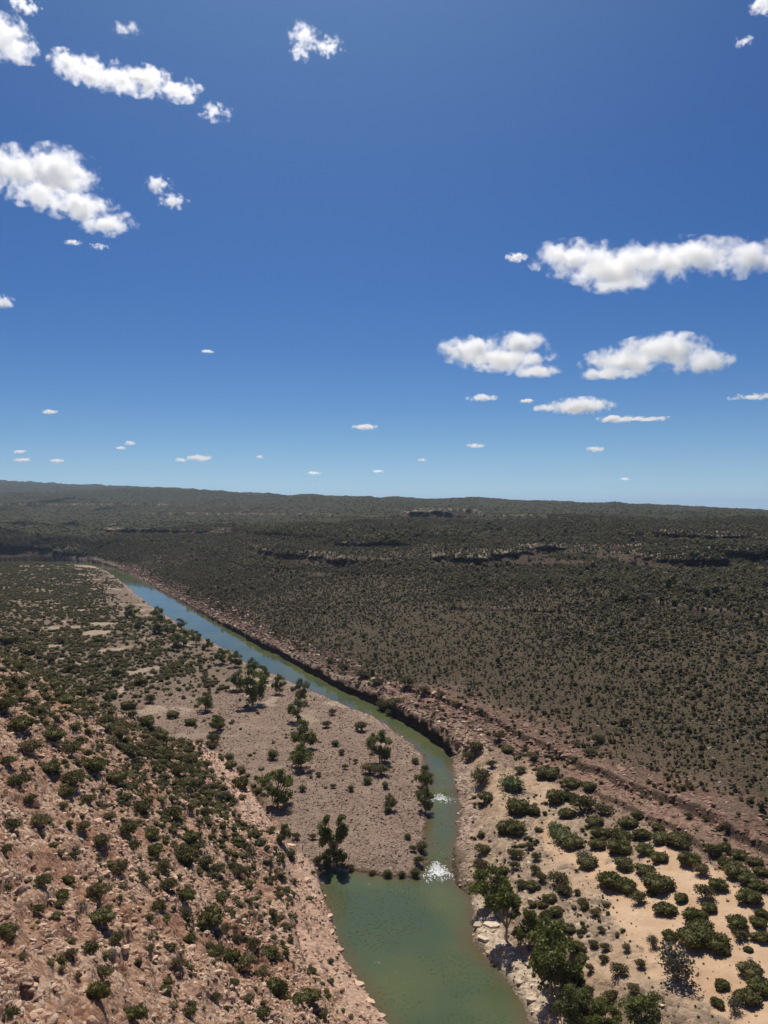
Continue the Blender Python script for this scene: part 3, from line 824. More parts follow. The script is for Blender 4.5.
place_list(TERR_SH, 'terrace', lambda i: random.choice(['open', 'dome']), 'dark')
place_list(SAND_SH, 'sand', lambda i: 'dome' if random.random() < .85 else 'open', 'dark', .95)
place_list(RIGHT_SH, 'right', lambda i: random.choice(['dome', 'open', 'open']), 'green')
place_list(BAR_SH, 'bar', lambda i: random.choice(['open', 'lime']), 'low green', 1.1)
place_list(WOODY, 'woody', lambda i: 'open', 'dark', 1.0)
for it, lb in zip(GREYS, ('large sparse grey bush with bare twigs below the orange sand', 'thin straw-coloured bush directly above the large grey bush', 'pale sparse bush in the bottom right corner beside dark bushes',
                          'leafless grey shrub standing between olive shrubs on the scree', 'greyish bush beside the light green bush at the head of the sand')):
    put_shrub(*it[:3], 'grey', it[3], lb, None, 'grey_bush')
for it, lb in zip(LIMES, ('broad light green bush at the head of the orange sand', 'pale green spreading bush below the small sand patch', 'light green bush just above the broad light green one',
                          'yellow-green bush beside the cream rock ramp and two-lobed tree', 'small bright green bush on the gravel bar left of the rapids')):
    put_shrub(*it[:3], 'lime', it[3], lb, None, 'green_bush')

# ------------------------------------------------------------------ river gums
def tree_meshes(seed, clumps, mat, slim=1.0, dens=1.0):
    """unit tree: 1 m tall; clumps (x, y, z, r)"""
    r_ = np.random.default_rng(seed)
    lobes = []
    segs = [((0, 0, -.06), (.02, .01, .22), .028, .022)]
    for (x, y, z, r) in clumps:
        mid = (x * .45 + r_.normal() * .02, y * .45 + r_.normal() * .02, .22 + (z - .22) * .5)
        segs.append(((.02, .01, .2), mid, .019, .013)); segs.append((mid, (x, y, z), .013, .006))
        for _ in range(5):
            d = r_.normal(size=3); d /= np.linalg.norm(d); q = d * r * .62
            lobes.append((x + q[0], y + q[1], z + q[2] * .8, r * .52, r * .52, r * .42))
            segs.append(((x, y, z), (x + q[0], y + q[1], z + q[2] * .8), .006, .002))
    core = core_blobs(r_, [l for i, l in enumerate(lobes) if i % 2 == 0], .42, ICO1)
    crown = join_parts('crown', [(*core, mat, True), (*leaf_cloud(r_, lobes, int(330 * len(clumps) * dens), .026, .25), mat, False)])
    trunk = join_parts('trunk', [(*tubes(segs, 6), M_BARK, True)])
    return trunk, crown
def rclumps(r_, n, w, lo=.45, hi=.85, r0=.17):
    out = [(0, 0, hi, r0)]
    for i in range(n - 1):
        a = i * 2.4 + r_.random(); q = w * (.5 + .5 * r_.random())
        out.append((math.cos(a) * q, math.sin(a) * q, lo + (hi - lo) * r_.random(), r0 * (.7 + .5 * r_.random())))
    return out
_r = np.random.default_rng(5)
TREES = [tree_meshes(200 + i, rclumps(_r, 11, .33, .20, .80, .21), M_GUM, dens=1.1) for i in range(4)]
TREE_TALL = tree_meshes(300, [(-.15, 0, .72, .17), (-.14, .02, .50, .17), (.16, 0, .74, .16), (.14, .02, .52, .17), (-.1, 0, .86, .11), (.17, 0, .88, .10), (0, 0, .34, .15), (-.1, 0, .2, .14), (.12, 0, .22, .14)], M_GUM, dens=1.5)
TREE_LONE = tree_meshes(301, [(0, 0, .72, .17), (-.2, .05, .62, .17), (.2, 0, .66, .17), (.05, .15, .8, .15), (-.1, -.15, .82, .14), (.12, -.1, .55, .12), (-.28, 0, .75, .11)], M_GUM)
# (column, row of the trunk's foot, height px, crown width px, mesh, label)
GUMS = [
 (333,868,56,34,'tall','two-lobed tall gum tree at the edge where gravel bar meets pool'),
 (506,941,56,46,'lone','lone gum tree with a bare trunk on the white rock beside the pool'),
 (552,994,74,62,0,'biggest leafy gum tree on the right bank near the bottom'),
 (492,908,44,40,1,'green gum tree on the right pool bank above the white rock'),
 (530,946,42,32,2,'gum tree squeezed between the lone tree and the biggest gum'),
 (545,948,34,30,3,'rounded gum tree directly behind the biggest gum tree'),
 (572,1032,48,44,1,'gum tree cut by the bottom edge right of the pool'),
 (643,1034,44,50,2,'bright green gum tree at the bottom edge left of grey bush'),
 (604,1034,34,34,3,'dark green gum tree at the bottom edge between two others'),
 (278,805,38,36,0,'dense gum tree with a dark shadow at the left of the gravel bar'),
 (301,768,26,26,1,'gum tree second lowest in the line down the gravel bar'),
 (303,750,32,28,2,'gum tree in the middle of the line down the gravel bar'),
 (297,722,26,20,3,'gum tree second highest in the line down the gravel bar'),
 (300,703,26,18,0,'gum tree at the top of the line by the river'),
 (252,706,40,32,1,'largest gum tree on the left bank of the blue reach'),
 (236,690,22,18,2,'pale gum tree just left of the largest blue-reach gum'),
 (222,664,17,16,3,'left gum of the pair at the water edge above the bar'),
 (235,667,17,17,0,'right gum of the pair at the water edge above the bar'),
 (252,672,15,14,1,'small gum tree at the water edge above the largest bank gum'),
 (264,682,18,15,2,'small gum tree right of the largest bank gum'),
 (279,694,22,14,3,'slim gum tree at the water edge right of the largest bank gum'),
 (380,762,34,28,0,'gum tree beside the pale track at the river bend'),
 (205,711,20,20,1,'light green gum tree at the left end of the gravel bar'),
 (217,731,17,17,2,'gum tree beside the pale bare patch left of the bar'),
 (423,792,24,18,3,'upper willowy green tree leaning over the upper rapid'),
 (426,812,26,18,0,'lower willowy green tree leaning over the upper rapid'),
 (390,810,17,13,1,'small bright gum tree on the gravel bar left of rapids'),
 (284,845,24,16,2,'small tree between the cream ramp and the two-lobed tree'),
 (157,620,15,14,3,'farthest gum tree standing by the sky-blue water'),
 (160,633,20,20,0,'broad gum tree on the bank of the sky-blue water'),
 (170,636,16,15,1,'gum tree right of the broad one by the blue water'),
 (181,630,13,12,2,'small gum at the water edge of the sky-blue reach'),
 (183,646,20,22,3,'wide gum tree below the small one by the blue water'),
 (177,650,17,15,0,'gum tree behind the wide one beside the blue water'),
 (196,644,14,12,1,'rounded gum tree at the blue water edge below the islet'),
 (208,650,13,12,2,'last gum tree before the gap along the blue water'),
 (131,618,15,16,3,'gum tree on the pale bank left of the blue water'),
 (140,628,12,13,0,'lower gum tree on the pale bank left of blue water'),
]
for px, py, hp, wp, ms, lb in GUMS:
    X, Y = ground_at(px, py)
    z = float(hgt(X, Y)[0])
    H = hp / F * Y * 1.0
    tr, cr = TREE_TALL if ms == 'tall' else TREE_LONE if ms == 'lone' else TREES[ms]
    base_w = {'tall': .66, 'lone': .82}.get(ms, .92)
    sx = (wp / hp) / base_w
    e = bpy.data.objects.new('gum_tree', None); COL.objects.link(e)
    e.location = (X, Y, z - .02 * H); e.scale = (H * sx, H * sx, H)
    e.rotation_euler = (0, 0, 0 if ms in ('tall', 'lone') else random.random() * 6.28)
    link('trunk', tr, e); link('crown', cr, e)
    tag(e, lb, 'tree', 'river gum trees along the river')

# ------------------------------------------------------------------ scrub
r_ = np.random.default_rng(77)
SC_NEAR = [small_shrub('scrub', r_, M_OPEN, 260, .7, .8, 4, ICO1, .13, True) for _ in range(3)] + [small_shrub('scrub', r_, M_DARK, 260, .75, .8, 3, ICO1, .13) for _ in range(2)]
SC_FAR = [small_shrub('scrub', r_, M_FAR, 70, .8, f, n, ICO1, .24) for f, n in ((.8, 2), (1.1, 2), (.7, 3), (1.6, 1))] + [small_shrub('scrub', r_, M_DARK, 70, .8, .8, 3, ICO1, .24)]
SC_PALE = [small_shrub('scrub', r_, M_GREY, 80, .5, 1.0, 2, ICO1, .22)]
SRC = SC_NEAR + SC_FAR + SC_PALE     # 0-4 near, 5-9 far, 10 pale

def ffield(A, X, Y):
    i = np.clip(np.round(np.interp(Y, ys, np.arange(nr))).astype(int), 0, nr - 1)
    return A[i, np.clip(np.round(np.interp(X / Y, us, np.arange(nc))).astype(int), 0, nc - 1)]
def F_(name, X, Y): return fld(name, X, Y)
pts, scl, pk = [], [], []
def add(X, Y, keep, w, hfac, picks):
    k = keep
    X, Y, w = X[k], Y[k], w[k]
    h = hgt(X, Y)
    X, Y = shifted(X, Y)
    pts.append(np.stack([X, Y, h - .05 * w], -1))
    hf = hfac * rng.uniform(.75, 1.25, len(X))
    scl.append(np.stack([w, w * rng.uniform(.85, 1.15, len(X)), w * hf], -1))
    pk.append(rng.choice(picks, len(X)))
# the far side of the river: an even, endless scrub
X, Y = wedge(1160000, 150, 1500, 1.0, .9)
sdr, right, hill, wall, led, cl = (F_(k, X, Y) for k in ('sdr', 'right', 'hill', 'wall', 'ledge', 'cliff'))
den = fbm(X, Y, 60, 4, 201) * .8 + 1.1 * fbm(X, Y, 260, 3, 202) + .8 * fbm(X * .5, Y * 1.6, 90, 3, 222)
hh_ = hgt(X, Y)
underc = np.max([sstep(-13, -5, hh_ - L_) * sstep(1, -3, hh_ - L_) for L_ in (np.interp(384 + F * X / Y, [300, 450, 600, 768], [45, 51, 56, 59]), 71)], 0)
keep = right & (sdr > 9) & ((led > 10) | (Y > 440)) & (rng.random(len(X)) < np.clip(.62 + .12 * sstep(400, 700, Y) + den * .42 + .45 * underc, .2 + .15 * sstep(400, 700, Y), 1)) & (wall < 0) & ((cl < .3) | (rng.random(len(X)) < .06))
w = (0.28 + .72 * rng.random(len(X)) ** 2.6 + .9 * (rng.random(len(X)) < .018)) * (1 + .35 * den.clip(0, 1) + .5 * underc) * np.interp(Y, [250, 900], [1, 1.45])
add(X, Y, keep, w, 1.0, [5, 6, 7, 8, 8, 5, 7, 9, 10, 10])
# beyond, the plateau's mallee
X, Y = wedge(82000, 1450, 7000, 0, .9)
keep = rng.random(len(X)) < np.clip(.75 + fbm(X, Y, 200, 4, 203) * .9, 0.05, 1)
add(X, Y, keep, (1.5 + 1.9 * rng.random(len(X))) * np.interp(Y, [1450, 5000], [1, 1.4]), .6, [9, 9, 7, 4, 9])
# the scrub flat left of the river
X, Y = wedge(170000, 250, 1450)
sdr, right, hill, wall, bar = (F_(k, X, Y) for k in ('sdr', 'right', 'hill', 'wall', 'sdr'))
onbar = S_bar[np.clip(np.round(np.interp(Y, ys, np.arange(nr))).astype(int), 0, nr - 1), np.clip(np.round(np.interp(X / Y, us, np.arange(nc))).astype(int), 0, nc - 1)]
onsand = S_sand[np.clip(np.round(np.interp(Y, ys, np.arange(nr))).astype(int), 0, nr - 1), np.clip(np.round(np.interp(X / Y, us, np.arange(nc))).astype(int), 0, nc - 1)]
den = fbm(X, Y * .8, 30, 4, 205)
rivm = sstep(6, 60, sdr)
keep = (~right) & (sdr > 3) & (wall < 1) & (onsand < .3) & (rng.random(len(X)) < np.clip((.22 + .6 * rivm + den * .9) * (1 - .93 * onbar), .015, 1))
w = (0.7 + 1.5 * rng.random(len(X)) ** 1.5) * (.75 + .35 * rivm) * (1 - .35 * onbar)
add(X, Y, keep, w, .85, [0, 1, 2, 3, 4, 9, 5, 4])
# the gorge wall
X, Y = wedge(95000, 60, 620)
wall = F_('wall', X, Y)
den = fbm(X, Y, 16, 4, 206)
upper = sstep(125, 230, Y)
pale_ = (ffield(S_pale, X, Y) > .4)
keep = (wall > 1) & (wall < 95) & (rng.random(len(X)) < np.clip(.12 + den * .5 + .75 * upper + .3 * sstep(14, 22, wall) * sstep(62, 45, wall) * sstep(95, 120, Y), .012, 1) * np.where(pale_, .08, 1)) & (rng.random(len(X)) < np.interp(Y, [60, 150, 300], [.9, 1, 1]))
w = (0.28 + .75 * rng.random(len(X)) ** 2.2) * (1 + .9 * upper)
add(X, Y, keep, w, .8, [0, 1, 2, 3, 4])
# the stony right bank
X, Y = wedge(34000, 120, 440)
sdr, right, led = (F_(k, X, Y) for k in ('sdr', 'right', 'ledge'))
ii = np.clip(np.round(np.interp(Y, ys, np.arange(nr))).astype(int), 0, nr - 1); jj = np.clip(np.round(np.interp(X / Y, us, np.arange(nc))).astype(int), 0, nc - 1)
ons = S_sand[ii, jj]
den = fbm(X, Y, 14, 4, 207)
keep = right & (sdr > 4) & (led < 14) & (rng.random(len(X)) < np.clip(.22 + den * .8, .02, 1) * (1 - .97 * sstep(.15, .5, ons)))
w = (0.35 + .9 * rng.random(len(X)) ** 2.0)
add(X, Y, keep, w, .95, [0, 1, 2, 3, 4, 4])
# dry tufts on the open ground
X, Y = wedge(90000, 110, 520)
wall = F_('wall', X, Y); sdr = F_('sdr', X, Y)
keep = (sdr > .6) & (wall < 30) & (rng.random(len(X)) < np.clip(.3 + fbm(X, Y, 11, 4, 209) * .8, .03, 1)) & (rng.random(len(X)) > .55 * ffield(S_sand, X, Y)) & (F_('ledge', X, Y) < 12)
add(X, Y, keep, .10 + .26 * rng.random(len(X)) ** 2, .9, [10, 10, 0, 1, 5])
pts_, scl_, pk_ = np.vstack(pts), np.vstack(scl), np.concatenate(pk)
print('scrub', [len(p) for p in pts])
sc_o = instancer('scrub', SRC, pts_, scl_, rnd_rot(len(pts_), .06), pk_)
tag(sc_o, 'low grey-green scrub covering the gorge slopes and flats', 'scrub', kind='stuff')

# ------------------------------------------------------------------ rocks
def rock_mesh(r_, sub, mat, flat=.6, ang=.35, smooth=False):
    v, f = sub
    v = v.copy()
    for _ in range(9):                                   # cut flat faces into the ball
        n = r_.normal(size=3); n /= np.linalg.norm(n); d = .45 + ang * r_.random()
        k = v @ n
        v = v - np.outer(np.clip(k - d, 0, None), n)
    v = v * np.array([1.15, .85, flat]) + r_.normal(size=v.shape) * .025
    return mesh_np('rock', v, f, mat, smooth)
def rock_mat(name, a, b, c_):
    m = N(name)
    rnd = m.n('ShaderNodeObjectInfo').outputs['Random']
    tc = m.n('ShaderNodeTexCoord').outputs['Object']
    c = m.mix(m.ramp(rnd, .0, .8), a, b)
    c = m.mix(m.ramp(m.noise(1.7, 5, .65, tc), .5, .7, 0, .8), c, c_)
    m.bsdf(c, .92, .15, bump=m.noise(3.5, 5, .65, tc), bstr=.6, bdist=.15)
    return m.m
M_RPINK = rock_mat('pink_rock', (.24, .135, .09), (.60, .42, .30), (.66, .54, .42))
M_RBAR = rock_mat('river_cobble', (.15, .10, .08), (.36, .26, .21), (.24, .16, .125))
M_RRED = rock_mat('red_ledge_rock', (.15, .075, .055), (.33, .20, .15), (.24, .17, .14))
M_RPALE = rock_mat('pale_rock', (.42, .33, .25), (.64, .54, .42), (.34, .25, .19))
M_RDARK = rock_mat('dark_cliff_rock', (.07, .048, .038), (.17, .115, .085), (.26, .18, .14))
r_ = np.random.default_rng(8)
RS = [rock_mesh(r_, ICO2, M_RPINK, .65) for _ in range(4)] + [rock_mesh(r_, ICO1, M_RBAR, .55) for _ in range(3)] + \
     [rock_mesh(r_, ICO2, M_RRED, .55, .25) for _ in range(3)] + [rock_mesh(r_, ICO2, M_RPALE, .5) for _ in range(2)] + [rock_mesh(r_, ICO2, M_RDARK, .7, .2) for _ in range(2)]
pts, scl, pk = [], [], []
def addr(X, Y, keep, w, flat, picks, sink=.1):
    X, Y, w = X[keep], Y[keep], w[keep]
    h = hgt(X, Y)
    X, Y = shifted(X, Y)
    pts.append(np.stack([X, Y, h - sink * w], -1))
    scl.append(np.stack([w, w * rng.uniform(.6, 1.1, len(X)), w * flat * rng.uniform(.6, 1.3, len(X))], -1)); pk.append(rng.choice(picks, len(X)))
X, Y = wedge(420000, 60, 420)
wall = F_('wall', X, Y)
den = fbm(X, Y, 9, 4, 301)
keep = (wall > .3) & (wall < 95) & (rng.random(len(X)) < np.clip(.55 + den, .1, 1) * np.interp(Y, [60, 250, 420], [1, .8, .4]) * np.where(wall < 12, .5, 1))
addr(X, Y, keep, .11 + .66 * rng.random(len(X)) ** 3.0 + .7 * rng.random(len(X)) * (rng.random(len(X)) < .06), 1.0, [0, 1, 2, 3])
X, Y = wedge(260000, 170, 480)
ii = np.clip(np.round(np.interp(Y, ys, np.arange(nr))).astype(int), 0, nr - 1); jj = np.clip(np.round(np.interp(X / Y, us, np.arange(nc))).astype(int), 0, nc - 1)
keep = (S_bar[ii, jj] > .4) & (F_('sdr', X, Y) > .2) & (S_sand[ii, jj] < .3) & (rng.random(len(X)) < np.clip(.5 + fbm(X, Y, 12, 3, 302), .1, 1) * np.interp(Y, [170, 300, 480], [1, .75, .4]))
addr(X, Y, keep, .18 + .65 * rng.random(len(X)) ** 3, 1.0, [4, 5, 6, 4, 5, 13])
# blocks of the red ledge, both river cliffs, and stones of the right bank
X, Y = wedge(160000, 150, 440)
led, ledm, sdr, right = (F_(k, X, Y) for k in ('ledge', 'ledm', 'sdr', 'right'))
keep = (ledm > .3) & right & (sdr > 6) & (np.abs(led) < 14) & (rng.random(len(X)) < np.exp(-np.abs(led + 2) / 8))
addr(X, Y, keep, .25 + 1.3 * rng.random(len(X)) ** 3, .8, [7, 8, 9], .2)
X, Y = wedge(600000, 250, 1250, 1.0, .5)
sdr, right = F_('sdr', X, Y), F_('right', X, Y)
keep = right & (sdr > 3.5) & (sdr < 18) & (Y > 292) & (rng.random(len(X)) < .9)
addr(X, Y, keep, (.4 + 1.5 * rng.random(len(X)) ** 2.5) * np.interp(Y, [300, 1000], [1, 1.5]), .9, [7, 8, 9, 12, 11, 7, 12, 12, 13, 13, 13, 8], .15)
X, Y = wedge(50000, 118, 330)
sdr, right, led = F_('sdr', X, Y), F_('right', X, Y), F_('ledge', X, Y)
keep = right & (sdr > .1) & (Y < 300) & (rng.random(len(X)) < np.exp(-sdr / 9) + .05)
addr(X, Y, keep, .15 + .8 * rng.random(len(X)) ** 3.2, .8, [10, 11, 5, 6, 0, 1], .15)
X, Y = wedge(160000, 300, 1200)
sdr, right = F_('sdr', X, Y), F_('right', X, Y)
keep = (~right) & (sdr > .1) & (sdr < 9) & (F_('wall', X, Y) < -1)
addr(X, Y, keep, .3 + .8 * rng.random(len(X)) ** 3, .6, [10, 11, 5, 6, 4], .15)
# stones standing in the two rapids
for (px_, py_, n_) in ((437, 866, 46), (440, 799, 34), (441, 830, 14)):
    c_ = P(px_, py_)
    X = c_[0] + rng.normal(size=n_) * 2.6; Y = c_[1] + rng.normal(size=n_) * 2.2
    pts.append(np.stack([X, Y, water_level(Y) - .02], -1)); q_ = rng.uniform(.12, .5, n_)
    scl.append(np.stack([q_, q_, q_ * .8], -1)); pk.append(rng.choice([13, 12, 5, 7], n_))
pts_, scl_, pk_ = np.vstack(pts), np.vstack(scl), np.concatenate(pk)
print('rocks', [len(p) for p in pts])
rk = instancer('rubble', RS, pts_, scl_, rnd_rot(len(pts_), .3), pk_)
tag(rk, 'broken sandstone rubble and cobbles on the slopes and banks', 'rubble', kind='stuff')

# separate slabs along the pool
def slab_mesh(seed, mat):
    r_ = np.random.default_rng(seed)
    v, f = ICO3
    v = v.copy()
    for _ in range(7):
        a_ = r_.random() * 6.283; n = np.array([math.cos(a_), math.sin(a_), r_.normal() * .12]); n /= np.linalg.norm(n); d = .55 + .3 * r_.random()
        v = v - np.outer(np.clip(v @ n - d, 0, None), n)
    v[:, 2] = np.clip(v[:, 2], -.6, .35)
    v[:, 2] += .10 * np.floor((v[:, 0] * .7 + v[:, 1]) * 2.2) * (v[:, 2] > .2) * .5
    v += r_.normal(size=v.shape) * .018
    return mesh_np('boulder', v * np.array([1, .8, .9]), f, mat, False)
SL_P = [slab_mesh(400 + i, M_RPINK) for i in range(4)]; SL_W = [slab_mesh(420 + i, M_RPALE) for i in range(3)]
def slabs(lst, srcs, fmt, group):
    for k, (px, py, w) in enumerate(lst):
        X, Y = ground_at(px, py)
        o = link('boulder', random.choice(srcs)); a_ = w / F * Y / 2
        o.location = (X, Y, float(hgt(X, Y)[0]) + .05 * a_); o.scale = (a_, a_ * random.uniform(.7, 1), a_ * random.uniform(.35, .55))
        o.rotation_euler = (random.uniform(-.12, .12), random.uniform(-.12, .12), random.random() * 6.28)
        tag(o, fmt % ['uppermost', 'second from top', 'third from top', 'fourth from top', 'fifth from top', 'sixth from top', 'seventh from top', 'eighth from top', 'ninth from top', 'tenth from top', 'lowest'][k if k < len(lst) - 1 else 10], 'rock', group)
slabs([(316, 868, 9), (321, 884, 12), (326, 900, 11), (329, 918, 13), (331, 934, 12), (339, 951, 13), (347, 970, 14), (358, 986, 14), (370, 1004, 16), (381, 1018, 15)], SL_P, 'flat pinkish rock slab on the left edge of the pool, %s', 'rock slabs along the left pool edge')
slabs([(247, 792, 10), (258, 808, 9), (268, 818, 12), (279, 834, 11), (290, 846, 12), (300, 862, 12), (306, 880, 12), (313, 898, 11)], SL_P, 'cream slab on the pale rock ramp above the pool, %s', 'rock slabs on the pale ramp')
slabs([(484, 914, 15), (479, 926, 15), (492, 927, 18), (484, 940, 17), (499, 948, 13), (508, 964, 14), (520, 982, 13), (532, 1001, 14), (541, 1016, 13)], SL_W, 'whitish rock slab on the right edge of the pool, %s', 'white rock slabs along the right pool edge')

# ------------------------------------------------------------------ white water of the two rapids
m = N('foam'); m.bsdf((.80, .82, .82), .6, .4, bump=m.noise(6, 3, .6, m.pos()), bstr=.5, bdist=.1); M_FOAM = m.m
def foam(px, py, wpx, len_m, n, label, seed):
    r_ = np.random.default_rng(seed)
    cx, cy_ = P(px, py)
    W = wpx / F * cy_
    Vs, Fs, o = [], [], 0
    for i in range(n):
        t = r_.random() ** .7 if r_.random() < .8 else r_.random() * 1.5
        x = cx + r_.normal() * W * (.07 + .27 * min(t, 1)) 
        y = cy_ + len_m * .35 - t * len_m * (.8 + .3 * float(vnoise(np.array([x * .8]), np.array([seed * 3.1]), 5)[0]))
        s = .03 + .13 * r_.random() ** 2
        v, f = ICO1
        w = v * (1 + .3 * r_.normal(size=(len(v), 1))) * np.array([s, s * 2.4, s * .6])
        w += np.array([x, y, float(water_level(np.array([y]))[0]) + .02])
        Vs.append(w); Fs.append(f + o); o += len(v)
    me = mesh_np('white_water', np.vstack(Vs), np.vstack(Fs), M_FOAM, True)
    tag(link('white_water', me), label, 'foam', kind='stuff')
foam(437, 869, 21, 7.5, 1500, 'white foam fanning into the pool below the lower rapid', 1)
foam(440, 800, 19, 5.0, 550, 'white foam of the small upper rapid', 2)

# ------------------------------------------------------------------ haze: the air between here and the far ridge
hz = N('haze')
hv = hz.n('ShaderNodeVolumePrincipled')
hv.inputs['Color'].default_value = (.55, .74, 1.0, 1); hv.inputs['Density'].default_value = 3.7e-5; hv.inputs['Anisotropy'].default_value = .2
hz.t.links.new(hv.outputs[0], hz.out.inputs['Volume'])
z0, z1, bx = float(HT.min()) - 2.0, float(HT.max()) + 30.0, 72000.0
v = np.array([(x, y, z) for z in (z0, z1) for x, y in ((-bx, -2000), (bx, -2000), (bx, 34000), (-bx, 34000))])
f = np.array([(0, 3, 2, 1), (4, 5, 6, 7), (0, 1, 5, 4), (1, 2, 6, 5), (2, 3, 7, 6), (3, 0, 4, 7)])
tag(link('haze', mesh_np('haze', v, f, hz.m)), 'thin blue haze over the far ridges', 'haze', kind='stuff')
print('haze', z0, z1)

# ------------------------------------------------------------------ fair-weather clouds, 1.5 km up
ALT = 1500.0
def cloud(label, lobes, thin=1.0, group='fair-weather clouds'):
    import bmesh
    L = []
    for (px, py, w, h) in lobes:
        te = (HZ - py) / F
        D = ALT / te
        c = np.array([(px - 384) / F * D, D, CAMZ + ALT])
        rx = w / 2 / F * D * 1.12
        hh = h / 2 / F * D * 1.02
        rz = max(hh * .55, min(hh, math.sqrt(max(hh ** 2 - (rx * .8 * te) ** 2, 0))))
        ry = min(rx * .9, max(rx * .3, math.sqrt(max(hh ** 2 - rz ** 2, 0)) / te))
        L.append((c, np.array([rx, ry, rz])))
    c0 = np.mean([l[0] for l in L], 0)
    bm = bmesh.new()
    for c, r_ in L:
        for q in ICO2[0]:
            bm.verts.new((c - c0 + q * r_ * 1.12)[:])
    res = bmesh.ops.convex_hull(bm, input=bm.verts[:])
    bmesh.ops.delete(bm, geom=[e for e in res['geom_interior'] if isinstance(e, bmesh.types.BMVert)] , context='VERTS')
    me = bpy.data.meshes.new('cloud'); bm.to_mesh(me); bm.free()
    mt = N('cloud_vapour')
    pos = mt.n('ShaderNodeTexCoord').outputs['Object']
    f = None
    for c, r_ in L:
        a = mt.n('ShaderNodeVectorMath', operation='SUBTRACT'); mt.put(a.inputs[0], pos); a.inputs[1].default_value = (c - c0)[:]
        b = mt.n('ShaderNodeVectorMath', operation='DIVIDE'); mt.t.links.new(a.outputs[0], b.inputs[0]); b.inputs[1].default_value = r_[:]
        l = mt.n('ShaderNodeVectorMath', operation='LENGTH'); mt.t.links.new(b.outputs[0], l.inputs[0])
        v = mt.math('SUBTRACT', 1.0, l.outputs['Value'])
        f = v if f is None else mt.math('SMOOTH_MAX', f, v)
        if f is not v: f.node.inputs[2].default_value = .1
    size = np.mean([r_[0] for c, r_ in L])
    off = mt.n('ShaderNodeVectorMath', operation='ADD'); mt.put(off.inputs[0], pos); off.inputs[1].default_value = (c0[0] % 9999, c0[1] % 7777, 0)
    nz = mt.noise(1.0 / (size * .42), 8, .66, off.outputs[0])
    d = mt.math('ADD', mt.math('MULTIPLY', f, 1.0), mt.math('MULTIPLY', mt.math('SUBTRACT', nz, .5), 3.9))
    d = mt.math('SUBTRACT', d, .22 + .42 * (1 - thin))
    rzm = np.mean([r_[2] for c, r_ in L])
    d = mt.math('MULTIPLY', mt.math('MULTIPLY', d, 1.6, True), 2.2 / rzm * thin)
    vol = mt.n('ShaderNodeVolumePrincipled'); vol.inputs['Color'].default_value = (1, 1, 1, 1); vol.inputs['Anisotropy'].default_value = .55
    mt.put(vol.inputs['Density'], d)
    mt.t.links.new(vol.outputs[0], mt.out.inputs['Volume'])
    me.materials.append(mt.m)
    tag(link('cloud', me, loc=c0[:]), label, 'cloud', group)
cloud('largest long white cloud at the right edge of the sky', [(572, 258, 80, 38), (615, 268, 90, 46), (655, 262, 90, 40), (618, 284, 60, 26), (700, 255, 80, 38), (748, 258, 70, 40)])
cloud('ragged double-humped white cloud right of the sky centre', [(468, 350, 56, 28), (520, 344, 50, 26), (500, 360, 90, 24), (535, 371, 50, 14)])
cloud('flat-based heaped white cloud below the largest cloud', [(665, 349, 80, 34), (625, 360, 76, 30), (700, 361, 58, 30), (608, 374, 56, 14)])
cloud('small domed cloud with a thin tail below the double-humped cloud', [(582, 406, 58, 18), (548, 408, 28, 9)])
cloud('long thin streak of cloud under the small domed cloud', [(615, 419, 44, 8), (646, 419, 50, 6)], .8)
cloud('little flat cloud beneath the double-humped cloud', [(483, 398, 30, 8)], .8)
cloud('bright white cloud cut by the upper left edge', [(2, 38, 56, 52), (20, 52, 38, 32)])
cloud('small cloud scrap above the upper left edge cloud', [(26, 8, 30, 20)], .7)
cloud('long ragged white band of cloud at the upper left', [(66, 62, 34, 26), (85, 72, 50, 34), (115, 80, 54, 34), (145, 82, 56, 36), (180, 92, 48, 26)], .95)
cloud('wispy scrap trailing right of the upper left cloud band', [(215, 113, 40, 22)], .5)
cloud('small torn cloud alone near the top centre', [(304, 38, 30, 36), (327, 48, 34, 24), (300, 55, 20, 22)], .7)
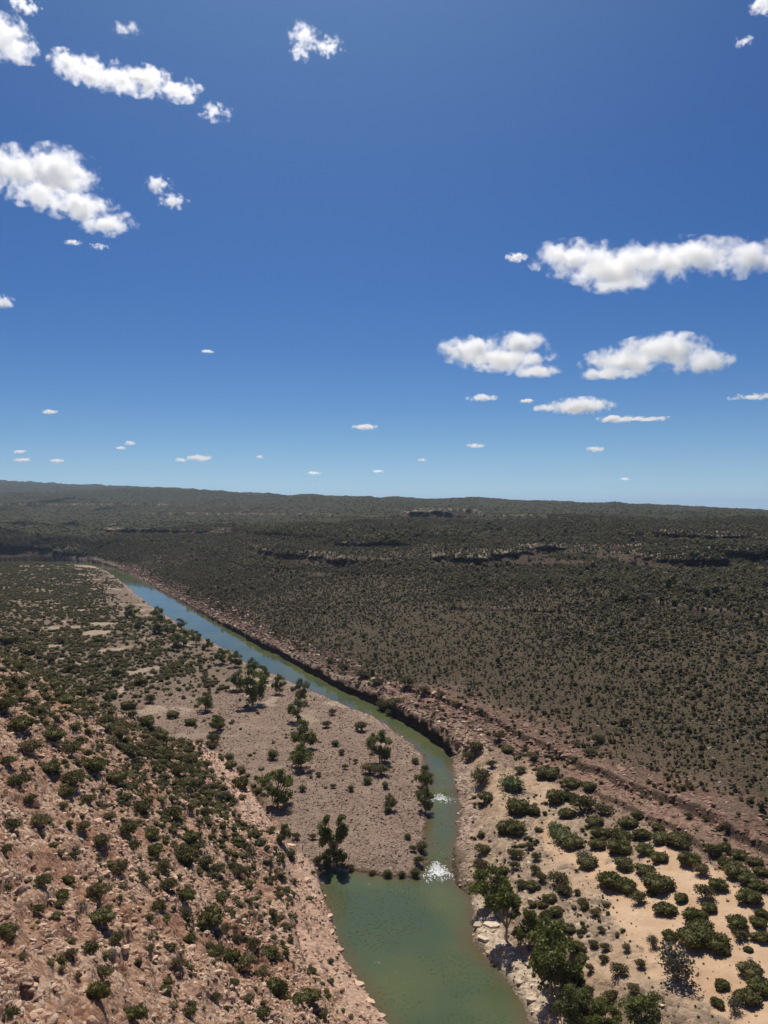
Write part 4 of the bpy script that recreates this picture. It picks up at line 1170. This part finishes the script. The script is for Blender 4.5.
cloud('broad white cloud slanting down from the left edge', [(15, 170, 66, 50), (58, 172, 70, 54), (40, 195, 66, 32), (78, 206, 66, 34), (108, 225, 54, 26)])
cloud('small slanting cloud right of the broad left cloud', [(159, 185, 26, 22), (173, 202, 30, 18)], .75)
cloud('tiny cloud cut by the left edge below the broad cloud', [(2, 302, 24, 15)], .9)
cloud('faint wisp above the upper left cloud band', [(128, 30, 32, 22)], .35)
cloud('small cloud in the top right corner', [(764, 6, 34, 26)], .9)
cloud('faint scrap of cloud below the top right corner', [(743, 43, 22, 14)], .45)
cloud('thin flat cloud near the right edge of the sky', [(750, 397, 42, 8)], .6)
cloud('tiny wisps below the broad left cloud', [(74, 243, 20, 8), (100, 247, 20, 8)], .5)
for (a, b, w, h, lb) in [(50, 412, 18, 6, 'small lone cloud low over the left side'), (208, 352, 14, 5, 'faint tiny cloud above the left horizon clouds'), (365, 427, 30, 7, 'small flat cloud low in the middle of the sky'),
     (200, 458, 28, 8, 'largest of the row of tiny clouds low at the left'), (181, 460, 14, 5, 'tiny cloud just left of the largest in the low left row'), (57, 461, 18, 5, 'tiny cloud low above the far blue ridge'),
     (20, 452, 16, 5, 'upper tiny cloud by the left edge above the ridge'), (22, 460, 20, 5, 'lower tiny cloud by the left edge above the ridge'), (130, 443, 13, 5, 'upper of two specks of cloud above the blue ridge'),
     (121, 448, 12, 4, 'lower of two specks of cloud above the blue ridge'), (475, 446, 22, 6, 'tiny cloud low right of the sky middle'), (595, 449, 22, 7, 'tiny cloud low above the right part of the plateau'),
     (527, 401, 18, 5, 'tiny cloud left of the small domed cloud'), (378, 471, 14, 4, 'very low speck of cloud above the plateau middle'), (314, 473, 16, 4, 'very low speck of cloud left of the plateau middle'),
     (422, 460, 10, 4, 'speck of cloud right of the plateau middle'), (260, 457, 10, 4, 'speck of cloud right of the low left row'), (625, 479, 12, 4, 'lowest speck of cloud above the right plateau'), (517, 258, 26, 12, 'small tuft left of the largest cloud')]:
    cloud(lb, [(a, b, w * .85, h * .9)], .9)
